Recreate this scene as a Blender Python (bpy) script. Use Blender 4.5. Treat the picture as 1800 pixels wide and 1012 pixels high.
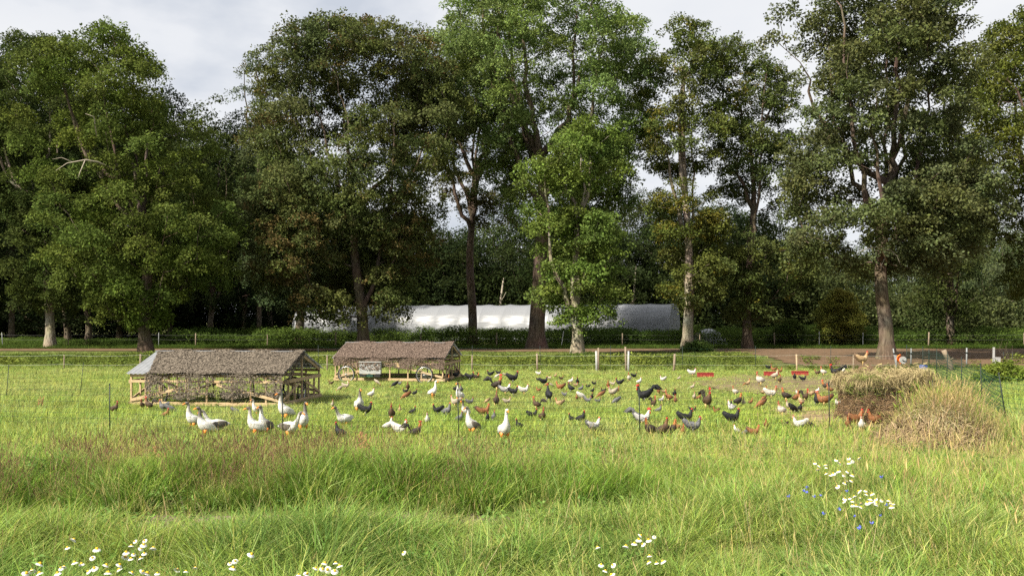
import bpy, bmesh, math, random
import numpy as np
from mathutils import Vector, Matrix, Euler

for o in list(bpy.data.objects):
    bpy.data.objects.remove(o)
RS = np.random.RandomState
rnd = random.Random(7)
SC = bpy.context.scene
COL = SC.collection

# ------------------------------------------------------------------ camera
CH = 2.5            # camera height (m)
FPX = 1600.0        # focal length in pixels of the 1800 px wide photograph
HY = 562.0          # horizon row in the photograph
cam_d = bpy.data.cameras.new('camera')
cam = bpy.data.objects.new('camera', cam_d)
COL.objects.link(cam)
cam.location = (0, 0, CH)
cam.rotation_euler = (math.pi / 2, 0, 0)
cam_d.sensor_width = 36
cam_d.lens = 36 * FPX / 1800
cam_d.shift_y = (HY - 506) / 1800
cam_d.clip_start = 0.1
cam_d.clip_end = 3000
SC.camera = cam

# ------------------------------------------------------------------ light
SUN_EL, SUN_AZ = math.radians(43), math.radians(-132)   # azimuth measured from +Y towards +X: behind the camera, to the left
world = bpy.data.worlds.new('World')
SC.world = world
world.use_nodes = True
nt = world.node_tree
for n in list(nt.nodes):
    nt.nodes.remove(n)
out = nt.nodes.new('ShaderNodeOutputWorld')
bg = nt.nodes.new('ShaderNodeBackground')
sky = nt.nodes.new('ShaderNodeTexSky')
sky.sky_type = 'NISHITA'
sky.sun_disc = False
sky.sun_elevation = SUN_EL
sky.sun_rotation = SUN_AZ
tc = nt.nodes.new('ShaderNodeTexCoord')
mp = nt.nodes.new('ShaderNodeMapping')
mp.inputs['Scale'].default_value = (1.0, 1.0, 2.2)
mp.inputs['Location'].default_value = (0.35, 0.1, 0.25)
n1 = nt.nodes.new('ShaderNodeTexNoise')
n1.inputs['Scale'].default_value = 2.6
n1.inputs['Detail'].default_value = 7
n1.inputs['Roughness'].default_value = 0.5
r1 = nt.nodes.new('ShaderNodeValToRGB')
cr = r1.color_ramp
cr.elements[0].position = 0.36
cr.elements[0].color = (3.6, 3.85, 4.3, 1)
cr.elements[1].position = 0.56
cr.elements[1].color = (5.35, 5.38, 5.45, 1)
e = cr.elements.new(0.44)
e.color = (4.95, 5.05, 5.25, 1)
mixc = nt.nodes.new('ShaderNodeMix')
mixc.data_type = 'RGBA'
mixc.inputs[0].default_value = 0.95
nt.links.new(tc.outputs['Generated'], mp.inputs['Vector'])
nt.links.new(mp.outputs['Vector'], n1.inputs['Vector'])
nt.links.new(n1.outputs['Fac'], r1.inputs['Fac'])
nt.links.new(sky.outputs['Color'], mixc.inputs[6])
nt.links.new(r1.outputs['Color'], mixc.inputs[7])
nt.links.new(mixc.outputs[2], bg.inputs['Color'])
bg.inputs['Strength'].default_value = 0.078
nt.links.new(bg.outputs[0], out.inputs[0])

sun_d = bpy.data.lights.new('sun', 'SUN')
sun_d.energy = 5.0
sun_d.angle = math.radians(1.5)
sun_d.color = (1.0, 0.93, 0.80)
sun = bpy.data.objects.new('sun', sun_d)
COL.objects.link(sun)
sd = Vector((math.sin(SUN_AZ) * math.cos(SUN_EL), math.cos(SUN_AZ) * math.cos(SUN_EL), math.sin(SUN_EL)))
sun.rotation_euler = sd.to_track_quat('Z', 'Y').to_euler()
sun.location = sd * 60

SC.view_settings.view_transform = 'Standard'
SC.view_settings.look = 'None'
SC.view_settings.exposure = 1.15
SC.view_settings.gamma = 1
SC.cycles.max_bounces = 4
SC.cycles.diffuse_bounces = 2
SC.cycles.glossy_bounces = 2
SC.cycles.transmission_bounces = 4
SC.cycles.transparent_max_bounces = 4
SC.cycles.caustics_reflective = False
SC.cycles.caustics_refractive = False
SC.cycles.use_adaptive_sampling = True
SC.cycles.adaptive_threshold = 0.02
SC.cycles.use_denoising = False

# ------------------------------------------------------------------ helpers
def W(px, py, z=0.0):
    """Where the sight line through photograph pixel (px, py) meets the level z."""
    d = (CH - z) * FPX / (py - HY)
    return Vector(((px - 900) * d / FPX, d, z))
def XD(px, d):
    return (px - 900) * d / FPX
def ZD(py, d):
    return CH - (py - HY) * d / FPX

def vnoise(x, y, s, seed=0):
    """smooth value noise in 0..1 (numpy)."""
    x = np.asarray(x, float) / s + seed * 17.3
    y = np.asarray(y, float) / s - seed * 9.1
    xi, yi = np.floor(x), np.floor(y)
    xf, yf = x - xi, y - yi
    def h(a, b):
        v = np.sin(a * 127.1 + b * 311.7 + seed * 74.7) * 43758.5453
        return v - np.floor(v)
    u, v = xf * xf * (3 - 2 * xf), yf * yf * (3 - 2 * yf)
    return (h(xi, yi) * (1 - u) + h(xi + 1, yi) * u) * (1 - v) + (h(xi, yi + 1) * (1 - u) + h(xi + 1, yi + 1) * u) * v

def sstep(a, b, x):
    t = np.clip((np.asarray(x, float) - a) / (b - a), 0, 1)
    return t * t * (3 - 2 * t)

def gz(x, y):
    """height of the ground."""
    x = np.asarray(x, float); y = np.asarray(y, float)
    left = 1 - sstep(-3.5, 2.0, x)
    z = -(0.02 + 0.34 * left * (.6 + .5 * vnoise(x, y * 0, 2.2, 13))) * np.exp(-((y - 11.7 - 0.25 * np.sin(x * .5)) / 0.75) ** 2)
    z = z + 0.10 * np.exp(-((y - 14.2) / 1.4) ** 2) * left
    z = z + (vnoise(x, y, 2.6, 3) - .5) * 0.16 * (1 - sstep(17, 24, y))
    z = z + (vnoise(x, y, 1.0, 5) - .5) * 0.05 * (1 - sstep(17, 40, y))
    return z

MATS = {}
def new_mat(name):
    m = bpy.data.materials.new(name)
    m.use_nodes = True
    nt = m.node_tree
    for n in list(nt.nodes):
        nt.nodes.remove(n)
    o = nt.nodes.new('ShaderNodeOutputMaterial')
    return m, nt, o

def mat(name, col, rough=0.7, noise=0.0, nscale=8.0, col2=None, bump=0.0, bscale=40.0, metal=0.0, spec=0.3, stretch=(1, 1, 1), transl=0.0):
    if name in MATS:
        return MATS[name]
    m, nt, o = new_mat(name)
    b = nt.nodes.new('ShaderNodeBsdfPrincipled')
    b.inputs['Roughness'].default_value = rough
    b.inputs['Metallic'].default_value = metal
    b.inputs['Specular IOR Level'].default_value = spec
    tcn = nt.nodes.new('ShaderNodeTexCoord')
    mpn = nt.nodes.new('ShaderNodeMapping')
    mpn.inputs['Scale'].default_value = stretch
    nt.links.new(tcn.outputs['Object'], mpn.inputs['Vector'])
    if noise > 0 or col2:
        n = nt.nodes.new('ShaderNodeTexNoise')
        n.inputs['Scale'].default_value = nscale
        n.inputs['Detail'].default_value = 6
        n.inputs['Roughness'].default_value = 0.65
        nt.links.new(mpn.outputs[0], n.inputs['Vector'])
        r = nt.nodes.new('ShaderNodeValToRGB')
        r.color_ramp.elements[0].position = 0.32
        r.color_ramp.elements[1].position = 0.68
        c2 = col2 or tuple(min(1, c * (1 + noise)) for c in col)
        c1 = col if col2 else tuple(c * (1 - noise) for c in col)
        r.color_ramp.elements[0].color = (*c1, 1)
        r.color_ramp.elements[1].color = (*c2, 1)
        nt.links.new(n.outputs['Fac'], r.inputs['Fac'])
        nt.links.new(r.outputs['Color'], b.inputs['Base Color'])
    else:
        b.inputs['Base Color'].default_value = (*col, 1)
    if bump > 0:
        n2 = nt.nodes.new('ShaderNodeTexNoise')
        n2.inputs['Scale'].default_value = bscale
        n2.inputs['Detail'].default_value = 5
        nt.links.new(mpn.outputs[0], n2.inputs['Vector'])
        bp = nt.nodes.new('ShaderNodeBump')
        bp.inputs['Strength'].default_value = bump
        bp.inputs['Distance'].default_value = 0.05
        nt.links.new(n2.outputs['Fac'], bp.inputs['Height'])
        nt.links.new(bp.outputs[0], b.inputs['Normal'])
    if transl > 0:
        t = nt.nodes.new('ShaderNodeBsdfTranslucent')
        t.inputs['Color'].default_value = (*col, 1)
        mx = nt.nodes.new('ShaderNodeMixShader')
        mx.inputs[0].default_value = transl
        nt.links.new(b.outputs[0], mx.inputs[1])
        nt.links.new(t.outputs[0], mx.inputs[2])
        nt.links.new(mx.outputs[0], o.inputs[0])
    else:
        nt.links.new(b.outputs[0], o.inputs[0])
    MATS[name] = m
    return m

def leaf_mat(name, attr_type='INSTANCER', transl=0.35, gloss=0.05, rough=0.45, vary=0.0, tip=None):
    """foliage: the colour comes with each spray (attribute col); diffuse, light coming through, a little shine."""
    if name in MATS:
        return MATS[name]
    m, nt, o = new_mat(name)
    a = nt.nodes.new('ShaderNodeAttribute')
    a.attribute_type = attr_type
    a.attribute_name = 'col'
    color = a.outputs['Color']
    a2 = nt.nodes.new('ShaderNodeAttribute')
    a2.attribute_type = 'GEOMETRY'
    a2.attribute_name = 'shade'
    mm = nt.nodes.new('ShaderNodeMix')
    mm.data_type = 'RGBA'
    mm.blend_type = 'MULTIPLY'
    mm.inputs[0].default_value = 1.0
    nt.links.new(color, mm.inputs[6])
    nt.links.new(a2.outputs['Color'], mm.inputs[7])
    color = mm.outputs[2]
    d = nt.nodes.new('ShaderNodeBsdfDiffuse')
    t = nt.nodes.new('ShaderNodeBsdfTranslucent')
    g = nt.nodes.new('ShaderNodeBsdfGlossy')
    g.inputs['Roughness'].default_value = rough
    g.inputs['Color'].default_value = (.8, .85, .9, 1)
    mx = nt.nodes.new('ShaderNodeMixShader')
    mx.inputs[0].default_value = transl
    mx2 = nt.nodes.new('ShaderNodeMixShader')
    mx2.inputs[0].default_value = gloss
    nt.links.new(color, d.inputs['Color'])
    nt.links.new(color, t.inputs['Color'])
    nt.links.new(d.outputs[0], mx.inputs[1])
    nt.links.new(t.outputs[0], mx.inputs[2])
    if gloss > 0:
        nt.links.new(mx.outputs[0], mx2.inputs[1])
        nt.links.new(g.outputs[0], mx2.inputs[2])
        nt.links.new(mx2.outputs[0], o.inputs[0])
    else:
        nt.links.new(mx.outputs[0], o.inputs[0])
    MATS[name] = m
    return m

def mesh_np(name, verts, faces):
    me = bpy.data.meshes.new(name)
    me.from_pydata([tuple(v) for v in verts], [], [tuple(f) for f in faces])
    me.update()
    return me

def link(name, me, parent=None, material=None, smooth=False):
    o = bpy.data.objects.new(name, me)
    COL.objects.link(o)
    if parent is not None:
        o.parent = parent
    if material is not None and me is not None and len(me.materials) == 0:
        me.materials.append(material)
    if smooth:
        me.polygons.foreach_set('use_smooth', [True] * len(me.polygons))
    return o

def tag(o, label=None, cat=None, group=None, kind=None):
    if label: o['label'] = label
    if cat: o['category'] = cat
    if group: o['group'] = group
    if kind: o['kind'] = kind
    return o

def empty(name, loc=(0, 0, 0), rz=0):
    o = bpy.data.objects.new(name, None)
    o.empty_display_size = 0.2
    COL.objects.link(o)
    o.location = loc
    o.rotation_euler = (0, 0, rz)
    return o

class MB:
    """collects shapes, then links them as one mesh object."""
    def __init__(s):
        s.v, s.f = [], []
    def add(s, v, f):
        k = len(s.v)
        s.v += [tuple(p) for p in v]
        s.f += [tuple(i + k for i in q) for q in f]
        return s
    def box(s, lo, hi):
        x0, y0, z0 = lo; x1, y1, z1 = hi
        return s.add([(x0, y0, z0), (x1, y0, z0), (x1, y1, z0), (x0, y1, z0), (x0, y0, z1), (x1, y0, z1), (x1, y1, z1), (x0, y1, z1)],
                     [(3, 2, 1, 0), (4, 5, 6, 7), (0, 1, 5, 4), (1, 2, 6, 5), (2, 3, 7, 6), (3, 0, 4, 7)])
    def beam(s, a, b, w, h, up=(0, 0, 1)):
        a, b = Vector(a), Vector(b)
        t = (b - a).normalized()
        u = Vector(up)
        if abs(t.dot(u)) > .95: u = Vector((0, 1, 0))
        n = t.cross(u).normalized() * w / 2
        m = n.cross(t).normalized() * h / 2
        vs = [p + i * n + j * m for p in (a, b) for i, j in ((-1, -1), (1, -1), (1, 1), (-1, 1))]
        return s.add(vs, [(3, 2, 1, 0), (4, 5, 6, 7), (0, 1, 5, 4), (1, 2, 6, 5), (2, 3, 7, 6), (3, 0, 4, 7)])
    def tube(s, pts, radii, n=6, cap=True):
        v, f = tube_np(pts, radii, n, cap)
        return s.add(v, f)
    def mesh(s, name):
        return mesh_np(name, s.v, s.f)
    def build(s, name, material, parent=None, smooth=False):
        return link(name, s.mesh(name), parent, material, smooth)

def tube_np(pts, radii, n=6, cap=True):
    P = np.array([tuple(p) for p in pts], float)
    R = np.array(radii, float) if hasattr(radii, '__len__') else np.full(len(P), float(radii))
    T = np.gradient(P, axis=0)
    T /= np.linalg.norm(T, axis=1)[:, None] + 1e-9
    u = np.array([1., 0, 0]) if abs(T[0, 0]) < .9 else np.array([0, 1., 0])
    ang = np.linspace(0, 2 * np.pi, n, endpoint=False)
    vs = []
    for i in range(len(P)):
        u = u - T[i] * u.dot(T[i]); u /= np.linalg.norm(u) + 1e-9
        w = np.cross(T[i], u)
        vs.append(P[i] + R[i] * (np.cos(ang)[:, None] * u + np.sin(ang)[:, None] * w))
    V = np.concatenate(vs)
    F = []
    for i in range(len(P) - 1):
        for j in range(n):
            k = (j + 1) % n
            F.append((i * n + j, i * n + k, (i + 1) * n + k, (i + 1) * n + j))
    if cap:
        F.append(tuple(range(n - 1, -1, -1)))
        F.append(tuple((len(P) - 1) * n + j for j in range(n)))
    return V.tolist(), F

# ------------------------------------------------------------------ scattering sprays / tufts inside one object
def scatter_group():
    g = bpy.data.node_groups.new('spread_sprays', 'GeometryNodeTree')
    g.interface.new_socket('Geometry', in_out='INPUT', socket_type='NodeSocketGeometry')
    g.interface.new_socket('Geometry', in_out='OUTPUT', socket_type='NodeSocketGeometry')
    N, L = g.nodes.new, g.links.new
    gi, go = N('NodeGroupInput'), N('NodeGroupOutput')
    def named(nm, typ):
        a = N('GeometryNodeInputNamedAttribute'); a.data_type = typ; a.inputs['Name'].default_value = nm
        return a.outputs['Attribute']
    t = named('tmpl', 'INT')
    def sep(k):
        c = N('FunctionNodeCompare'); c.data_type = 'INT'; c.operation = 'EQUAL'
        L(t, c.inputs[2]); c.inputs[3].default_value = k
        s = N('GeometryNodeSeparateGeometry'); s.domain = 'POINT'
        L(gi.outputs[0], s.inputs['Geometry']); L(c.outputs[0], s.inputs['Selection'])
        return s.outputs['Selection']
    pts = sep(0)
    j = N('GeometryNodeJoinGeometry')
    for k in (4, 3, 2, 1):
        ti = N('GeometryNodeGeometryToInstance')
        L(sep(k), ti.inputs[0]); L(ti.outputs[0], j.inputs[0])
    ip = N('GeometryNodeInstanceOnPoints')
    L(pts, ip.inputs['Points']); L(j.outputs[0], ip.inputs['Instance'])
    ip.inputs['Pick Instance'].default_value = True
    L(named('var', 'INT'), ip.inputs['Instance Index'])
    er = N('FunctionNodeEulerToRotation')
    L(named('rot', 'FLOAT_VECTOR'), er.inputs[0]); L(er.outputs[0], ip.inputs['Rotation'])
    L(named('scl', 'FLOAT_VECTOR'), ip.inputs['Scale'])
    L(ip.outputs['Instances'], go.inputs[0])
    return g
SG = scatter_group()

def scatter(name, templates, pos, rot, scl, col, var, material, parent=None):
    """one object: 4 template sprays (verts, quads, shade) repeated at pos with their own turn, size and colour."""
    tv, tf, tt, ts, tm = [], [], [], [], []
    k0 = 0
    for k, tp in enumerate(templates):
        v, f, s = tp[:3]
        tv.append(v); tf.append(np.asarray(f) + k0); tt.append(np.full(len(v), k + 1)); ts.append(s)
        tm += list(tp[3]) if len(tp) > 3 else [0] * len(f)
        k0 += len(v)
    TV = np.concatenate(tv); TF = np.concatenate(tf)
    n, k = len(pos), len(TV)
    V = np.concatenate([TV, pos])
    me = bpy.data.meshes.new(name)
    me.vertices.add(n + k)
    me.vertices.foreach_set('co', V.astype(np.float32).ravel())
    nf = len(TF)
    me.loops.add(nf * 4)
    me.loops.foreach_set('vertex_index', TF.astype(np.int32).ravel())
    me.polygons.add(nf)
    me.polygons.foreach_set('loop_start', np.arange(0, nf * 4, 4, dtype=np.int32))
    me.update(calc_edges=True)
    def attr(nm, typ, data, key):
        a = me.attributes.new(nm, typ, 'POINT')
        a.data.foreach_set(key, data.ravel())
    attr('tmpl', 'INT', np.concatenate([np.concatenate(tt), np.zeros(n)]).astype(np.int32), 'value')
    attr('var', 'INT', np.concatenate([np.zeros(k), var]).astype(np.int32), 'value')
    z3 = np.zeros((k, 3))
    attr('rot', 'FLOAT_VECTOR', np.concatenate([z3, rot]).astype(np.float32), 'vector')
    attr('scl', 'FLOAT_VECTOR', np.concatenate([z3 + 1, scl]).astype(np.float32), 'vector')
    attr('col', 'FLOAT_VECTOR', np.concatenate([z3, col]).astype(np.float32), 'vector')
    attr('shade', 'FLOAT_VECTOR', np.concatenate([np.concatenate(ts), np.ones((n, 3))]).astype(np.float32), 'vector')
    o = bpy.data.objects.new(name, me)
    COL.objects.link(o)
    for mt in (material if isinstance(material, (list, tuple)) else [material]):
        me.materials.append(mt)
    if any(tm):
        me.polygons.foreach_set('material_index', np.array(tm, np.int32))
    md = o.modifiers.new('spread', 'NODES')
    md.node_group = SG
    if parent is not None:
        o.parent = parent
    o['kind'] = 'stuff'
    return o

def leaf_quads(centers, dirs, norms, ln, wd, rs):
    """rhombic leaves: base, side, tip, side."""
    n = len(centers)
    d = dirs / (np.linalg.norm(dirs, axis=1)[:, None] + 1e-9)
    s = np.cross(d, norms); s /= np.linalg.norm(s, axis=1)[:, None] + 1e-9
    up = np.cross(s, d)
    ln = ln[:, None]; wd = wd[:, None]
    b = centers; t = centers + d * ln - up * ln * .12
    m = centers + d * ln * .55 + up * ln * .04
    V = np.stack([b, m + s * wd * .5, t, m - s * wd * .5], 1).reshape(-1, 3)
    F = np.arange(n * 4).reshape(n, 4)
    sh = rs.uniform(.72, 1.28, n)
    warm = rs.uniform(.93, 1.07, n)
    S = np.stack([sh * warm, sh, sh * rs.uniform(.8, 1.2, n)], 1)
    return V, F, np.repeat(S, 4, 0)

def oak_sprays(seed, nleaf=20, R=.36, ln=.19, wd=.125):
    res = []
    for k in range(4):
        rs = RS(seed + k)
        p = rs.normal(size=(nleaf, 3)); p /= np.linalg.norm(p, axis=1)[:, None]
        p *= (rs.uniform(.15, 1, nleaf) ** .5)[:, None] * R * np.array([1, 1, .55])
        d = p + rs.normal(size=(nleaf, 3)) * .22 + np.array([0, 0, -.03])
        nn = np.array([0, 0, 1.]) + rs.normal(size=(nleaf, 3)) * .55
        res.append(leaf_quads(p, d, nn, ln * rs.uniform(.7, 1.25, nleaf), wd * rs.uniform(.75, 1.25, nleaf), rs))
    return res
OAK = oak_sprays(11)
FAR = oak_sprays(31, 22, .55, .24, .15)

LEAF = leaf_mat('oak_leaf', transl=.32, gloss=0)
GRASS = leaf_mat('grass_blade', transl=.45, gloss=0)

# ------------------------------------------------------------------ ground
def make_ground():
    ys = np.unique(np.concatenate([np.arange(2, 24, .3), np.arange(24, 60, 1.5), np.arange(60, 150, 6), np.arange(150, 1200, 60)]))
    xs = np.unique(np.concatenate([np.arange(-18, 18, .4), np.arange(-60, -18, 2), np.arange(18, 60, 2), np.arange(-900, -60, 40), np.arange(60, 901, 40)]))
    X, Y = np.meshgrid(xs, ys)
    Z = gz(X, Y)
    V = np.stack([X, Y, Z], -1).reshape(-1, 3)
    nx, ny = len(xs), len(ys)
    i = np.arange(nx * ny).reshape(ny, nx)
    F = np.stack([i[:-1, :-1], i[:-1, 1:], i[1:, 1:], i[1:, :-1]], -1).reshape(-1, 4)
    m, nt, o = new_mat('meadow_soil')
    b = nt.nodes.new('ShaderNodeBsdfPrincipled')
    b.inputs['Roughness'].default_value = .95
    b.inputs['Specular IOR Level'].default_value = .1
    g = nt.nodes.new('ShaderNodeNewGeometry')
    n = nt.nodes.new('ShaderNodeTexNoise'); n.inputs['Scale'].default_value = .5; n.inputs['Detail'].default_value = 8
    n.inputs['Roughness'].default_value = .7
    r = nt.nodes.new('ShaderNodeValToRGB')
    r.color_ramp.elements[0].position = .35; r.color_ramp.elements[0].color = (.055, .075, .018, 1)
    r.color_ramp.elements[1].position = .7; r.color_ramp.elements[1].color = (.12, .11, .04, 1)
    nt.links.new(g.outputs['Position'], n.inputs['Vector'])
    nt.links.new(n.outputs['Fac'], r.inputs['Fac'])
    nt.links.new(r.outputs['Color'], b.inputs['Base Color'])
    nt.links.new(b.outputs[0], o.inputs[0])
    ob = link('ground', mesh_np('ground', V, F), None, m, True)
    tag(ob, 'grassy meadow ground with a shallow ditch across it', kind='structure')
make_ground()

def sheet(name, outline, z, material, label, sub=60):
    """a flat sheet with an uneven edge."""
    pts = []
    n = len(outline)
    for i in range(n):
        a, b = Vector(outline[i]), Vector(outline[(i + 1) % n])
        k = max(1, int((b - a).length / 1.2))
        for j in range(k):
            p = a.lerp(b, j / k)
            pts.append((p.x + (vnoise(p.x, p.y, 1.7, 8) - .5) * 1.0, p.y + (vnoise(p.x, p.y, 1.3, 9) - .5) * 1.0, z))
    me = mesh_np(name, pts, [tuple(range(len(pts)))])
    bm = bmesh.new(); bm.from_mesh(me); bmesh.ops.triangulate(bm, faces=bm.faces[:]); bm.to_mesh(me); bm.free()
    o = link(name, me, None, material)
    tag(o, label, kind='structure')
    return o
SOIL = mat('bare_soil', (.078, .049, .029), .95, col2=(.17, .112, .068), nscale=1.6, bump=.6, bscale=9, spec=.1)
sheet('track', [(-75, 73.0), (-6, 73), (2, 70.5), (17.5, 70.0), (17, 60), (15.5, 48), (64, 46.5), (72, 79), (-75, 79)], .034, SOIL, 'bare brown earth track widening into dug soil before the trees')
sheet('scratched_soil', [(8.6, 30), (12.6, 30.4), (18.4, 36), (17.8, 40), (10.5, 41), (6.5, 36)], .030,
      mat('trodden_soil', (.10, .075, .045), .95, col2=(.19, .15, .085), nscale=2.5, bump=.5, bscale=12, spec=.1), 'trodden brown earth where the hens scratch by the red troughs')
sheet('straw_litter', [(6.6, 20.6), (10.4, 20.6), (10.6, 24.5), (7.4, 26), (5.6, 23)], .034,
      mat('straw_litter', (.16, .11, .06), .95, col2=(.30, .23, .13), nscale=5, bump=.6, bscale=25, spec=.1), 'loose straw and dirt around the hay heap')

def ditch_mud():
    V, F = [], []
    xs = np.arange(-12, 1.6, .3)
    for i, x in enumerate(xs):
        c = 11.75 + .25 * math.sin(x * .5)
        w = .62 * (1 - float(sstep(-1.5, 1.5, x))) * (.7 + .6 * float(vnoise(x, 0, .9, 3))) + .03
        for t in np.linspace(-1, 1, 7):
            y = c + t * w
            V.append((x, y, float(gz(x, y)) + .012))
    n = 7
    for i in range(len(xs) - 1):
        for j in range(n - 1):
            q = i * n + j
            F.append((q, q + n, q + n + 1, q + 1))
    o = link('ditch_mud', mesh_np('ditch_mud', V, F), None, mat('dry_ditch_mud', (.07, .05, .036), .95, col2=(.17, .13, .10), nscale=6, bump=.8, bscale=18, spec=.1), True)
    tag(o, 'strip of dry brown mud along the bottom of the ditch', kind='structure')
ditch_mud()

# ------------------------------------------------------------------ trees
def bark(name, c1, c2):
    if name in MATS:
        return MATS[name]
    m, nt, o = new_mat(name)
    b = nt.nodes.new('ShaderNodeBsdfPrincipled')
    b.inputs['Roughness'].default_value = .9
    b.inputs['Specular IOR Level'].default_value = .15
    tcn = nt.nodes.new('ShaderNodeTexCoord')
    mpn = nt.nodes.new('ShaderNodeMapping'); mpn.inputs['Scale'].default_value = (9, 9, 1.3)
    n = nt.nodes.new('ShaderNodeTexNoise'); n.inputs['Scale'].default_value = 1.0; n.inputs['Detail'].default_value = 7; n.inputs['Roughness'].default_value = .7
    n3 = nt.nodes.new('ShaderNodeTexNoise'); n3.inputs['Scale'].default_value = .6; n3.inputs['Detail'].default_value = 3
    r = nt.nodes.new('ShaderNodeValToRGB')
    r.color_ramp.elements[0].position = .36; r.color_ramp.elements[0].color = (*[c * .45 for c in c1], 1)
    r.color_ramp.elements[1].position = .66; r.color_ramp.elements[1].color = (*c2, 1)
    e = r.color_ramp.elements.new(.48); e.color = (*c1, 1)
    mx = nt.nodes.new('ShaderNodeMix'); mx.data_type = 'RGBA'; mx.blend_type = 'MULTIPLY'; mx.inputs[0].default_value = .5
    bp = nt.nodes.new('ShaderNodeBump'); bp.inputs['Strength'].default_value = .9; bp.inputs['Distance'].default_value = .06
    nt.links.new(tcn.outputs['Object'], mpn.inputs['Vector'])
    nt.links.new(mpn.outputs[0], n.inputs['Vector'])
    nt.links.new(tcn.outputs['Object'], n3.inputs['Vector'])
    nt.links.new(n.outputs['Fac'], r.inputs['Fac'])
    nt.links.new(r.outputs['Color'], mx.inputs[6])
    nt.links.new(n3.outputs['Color'], mx.inputs[7])
    nt.links.new(mx.outputs[2], b.inputs['Base Color'])
    nt.links.new(n.outputs['Fac'], bp.inputs['Height'])
    nt.links.new(bp.outputs[0], b.inputs['Normal'])
    nt.links.new(b.outputs[0], o.inputs[0])
    MATS[name] = m
    return m
BARK_D = bark('dark_oak_bark', (.13, .095, .07), (.21, .165, .125))
BARK_L = bark('sunlit_oak_bark', (.30, .255, .19), (.46, .40, .31))  # paler copy of the oak bark, with sunlight put into its colour
DEADW = mat('weathered_dead_wood', (.30, .26, .20), .85, noise=.3, nscale=3)

def skeleton(trunk, clumps, tips, rs, pen=.3, limbs=()):
    """nodes of a branching tree: a trunk polyline, then each clump joined to the cheapest earlier node."""
    pos = [np.array(p, float) for p in trunk]
    par = [i - 1 for i in range(len(trunk))]
    path = [0.0]
    for i in range(1, len(trunk)):
        path.append(path[-1] + np.linalg.norm(pos[i] - pos[i - 1]))
    tr = np.array(trunk)
    dist = np.array([np.min(np.linalg.norm(tr - c, axis=1)) for c in clumps])
    zmin = trunk[0][2]
    first = 0
    hgt = tr[-1, 2] - tr[0, 2]
    okt = [i for i in range(len(trunk)) if tr[i, 2] > tips]
    for st, pl in limbs:
        prev = st
        for q in pl:
            pos.append(np.array(q, float)); par.append(prev)
            path.append(path[prev] + np.linalg.norm(pos[-1] - pos[prev]))
            prev = len(pos) - 1
    ends = {}
    for ci in np.argsort(dist):
        c = np.array(clumps[ci])
        P = np.array(pos)
        dv = c - P
        L = np.linalg.norm(dv, axis=1)
        cost = L + pen * np.array(path) + np.maximum(0, P[:, 2] - c[2] + .15 * L) * 1.2
        bad = np.ones(len(P), bool); bad[okt] = False; bad[len(trunk):] = False
        cost[bad] += 1e6
        b = int(np.argmin(cost))
        a = P[b]
        n = max(2, int(L[b] / .9))
        mid = (a + c) / 2 + np.array([rs.normal() * .12, rs.normal() * .12, .06 + rs.normal() * .08]) * L[b]
        prev = b
        for k in range(1, n + 1):
            t = k / n
            q = (1 - t) ** 2 * a + 2 * t * (1 - t) * mid + t * t * c
            if k < n: q = q + rs.normal(size=3) * .09 * min(1, L[b] / 3)
            pos.append(q); par.append(prev)
            path.append(path[prev] + np.linalg.norm(q - pos[prev]))
            prev = len(pos) - 1
        ends[ci] = prev
    return np.array(pos), np.array(par)

def tree_wood(pos, par, ntrunk, r0, rtip=.02, ex=2.0, taper=.5, limbs=()):
    n = len(pos)
    kids = [[] for _ in range(n)]
    for i in range(n):
        if par[i] >= 0: kids[par[i]].append(i)
    acc = np.zeros(n)
    for i in range(n - 1, -1, -1):
        acc[i] = max(acc[i], rtip ** ex)
        if par[i] >= 0: acc[par[i]] += acc[i]
    r = acc ** (1 / ex)
    r *= min(1.0, r0 * .9 / r[0]) if r[0] > r0 * .9 else 1
    z0 = pos[0][2]
    H = pos[ntrunk - 1][2] - z0
    for i in range(ntrunk):
        t = (pos[i][2] - z0) / H
        r[i] = max(r[i], r0 * (1 - taper * t)) * (1 + .5 * math.exp(-(pos[i][2] - z0) / .45))
    k = ntrunk
    for st, pl in limbs:
        for q in range(len(pl)):
            r[k] = max(r[k], r0 * .46 * (1 - .8 * q / len(pl)))
            k += 1
    for i in range(ntrunk, n):
        r[i] = min(r[i], r[par[i]] * .92)
    mb = MB()
    def run(path):
        R = [r[i] for i in path]
        if len(path) > 1 and path[0] != 0: R[0] = min(R[0], R[1] * 1.25)
        mb.tube([pos[i] for i in path], R, 10 if path[0] == 0 else (6 if R[0] > .07 else 4), cap=False)
    run(list(range(ntrunk)))
    stack = [(i, k) for i in range(ntrunk) for k in kids[i] if not (i < ntrunk - 1 and k == i + 1)]
    while stack:
        p, k = stack.pop()
        path = [p, k]
        while kids[path[-1]]:
            ks = sorted(kids[path[-1]], key=lambda q: -r[q])
            for q in ks[1:]: stack.append((path[-1], q))
            path.append(ks[0])
        run(path)
    return mb

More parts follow.
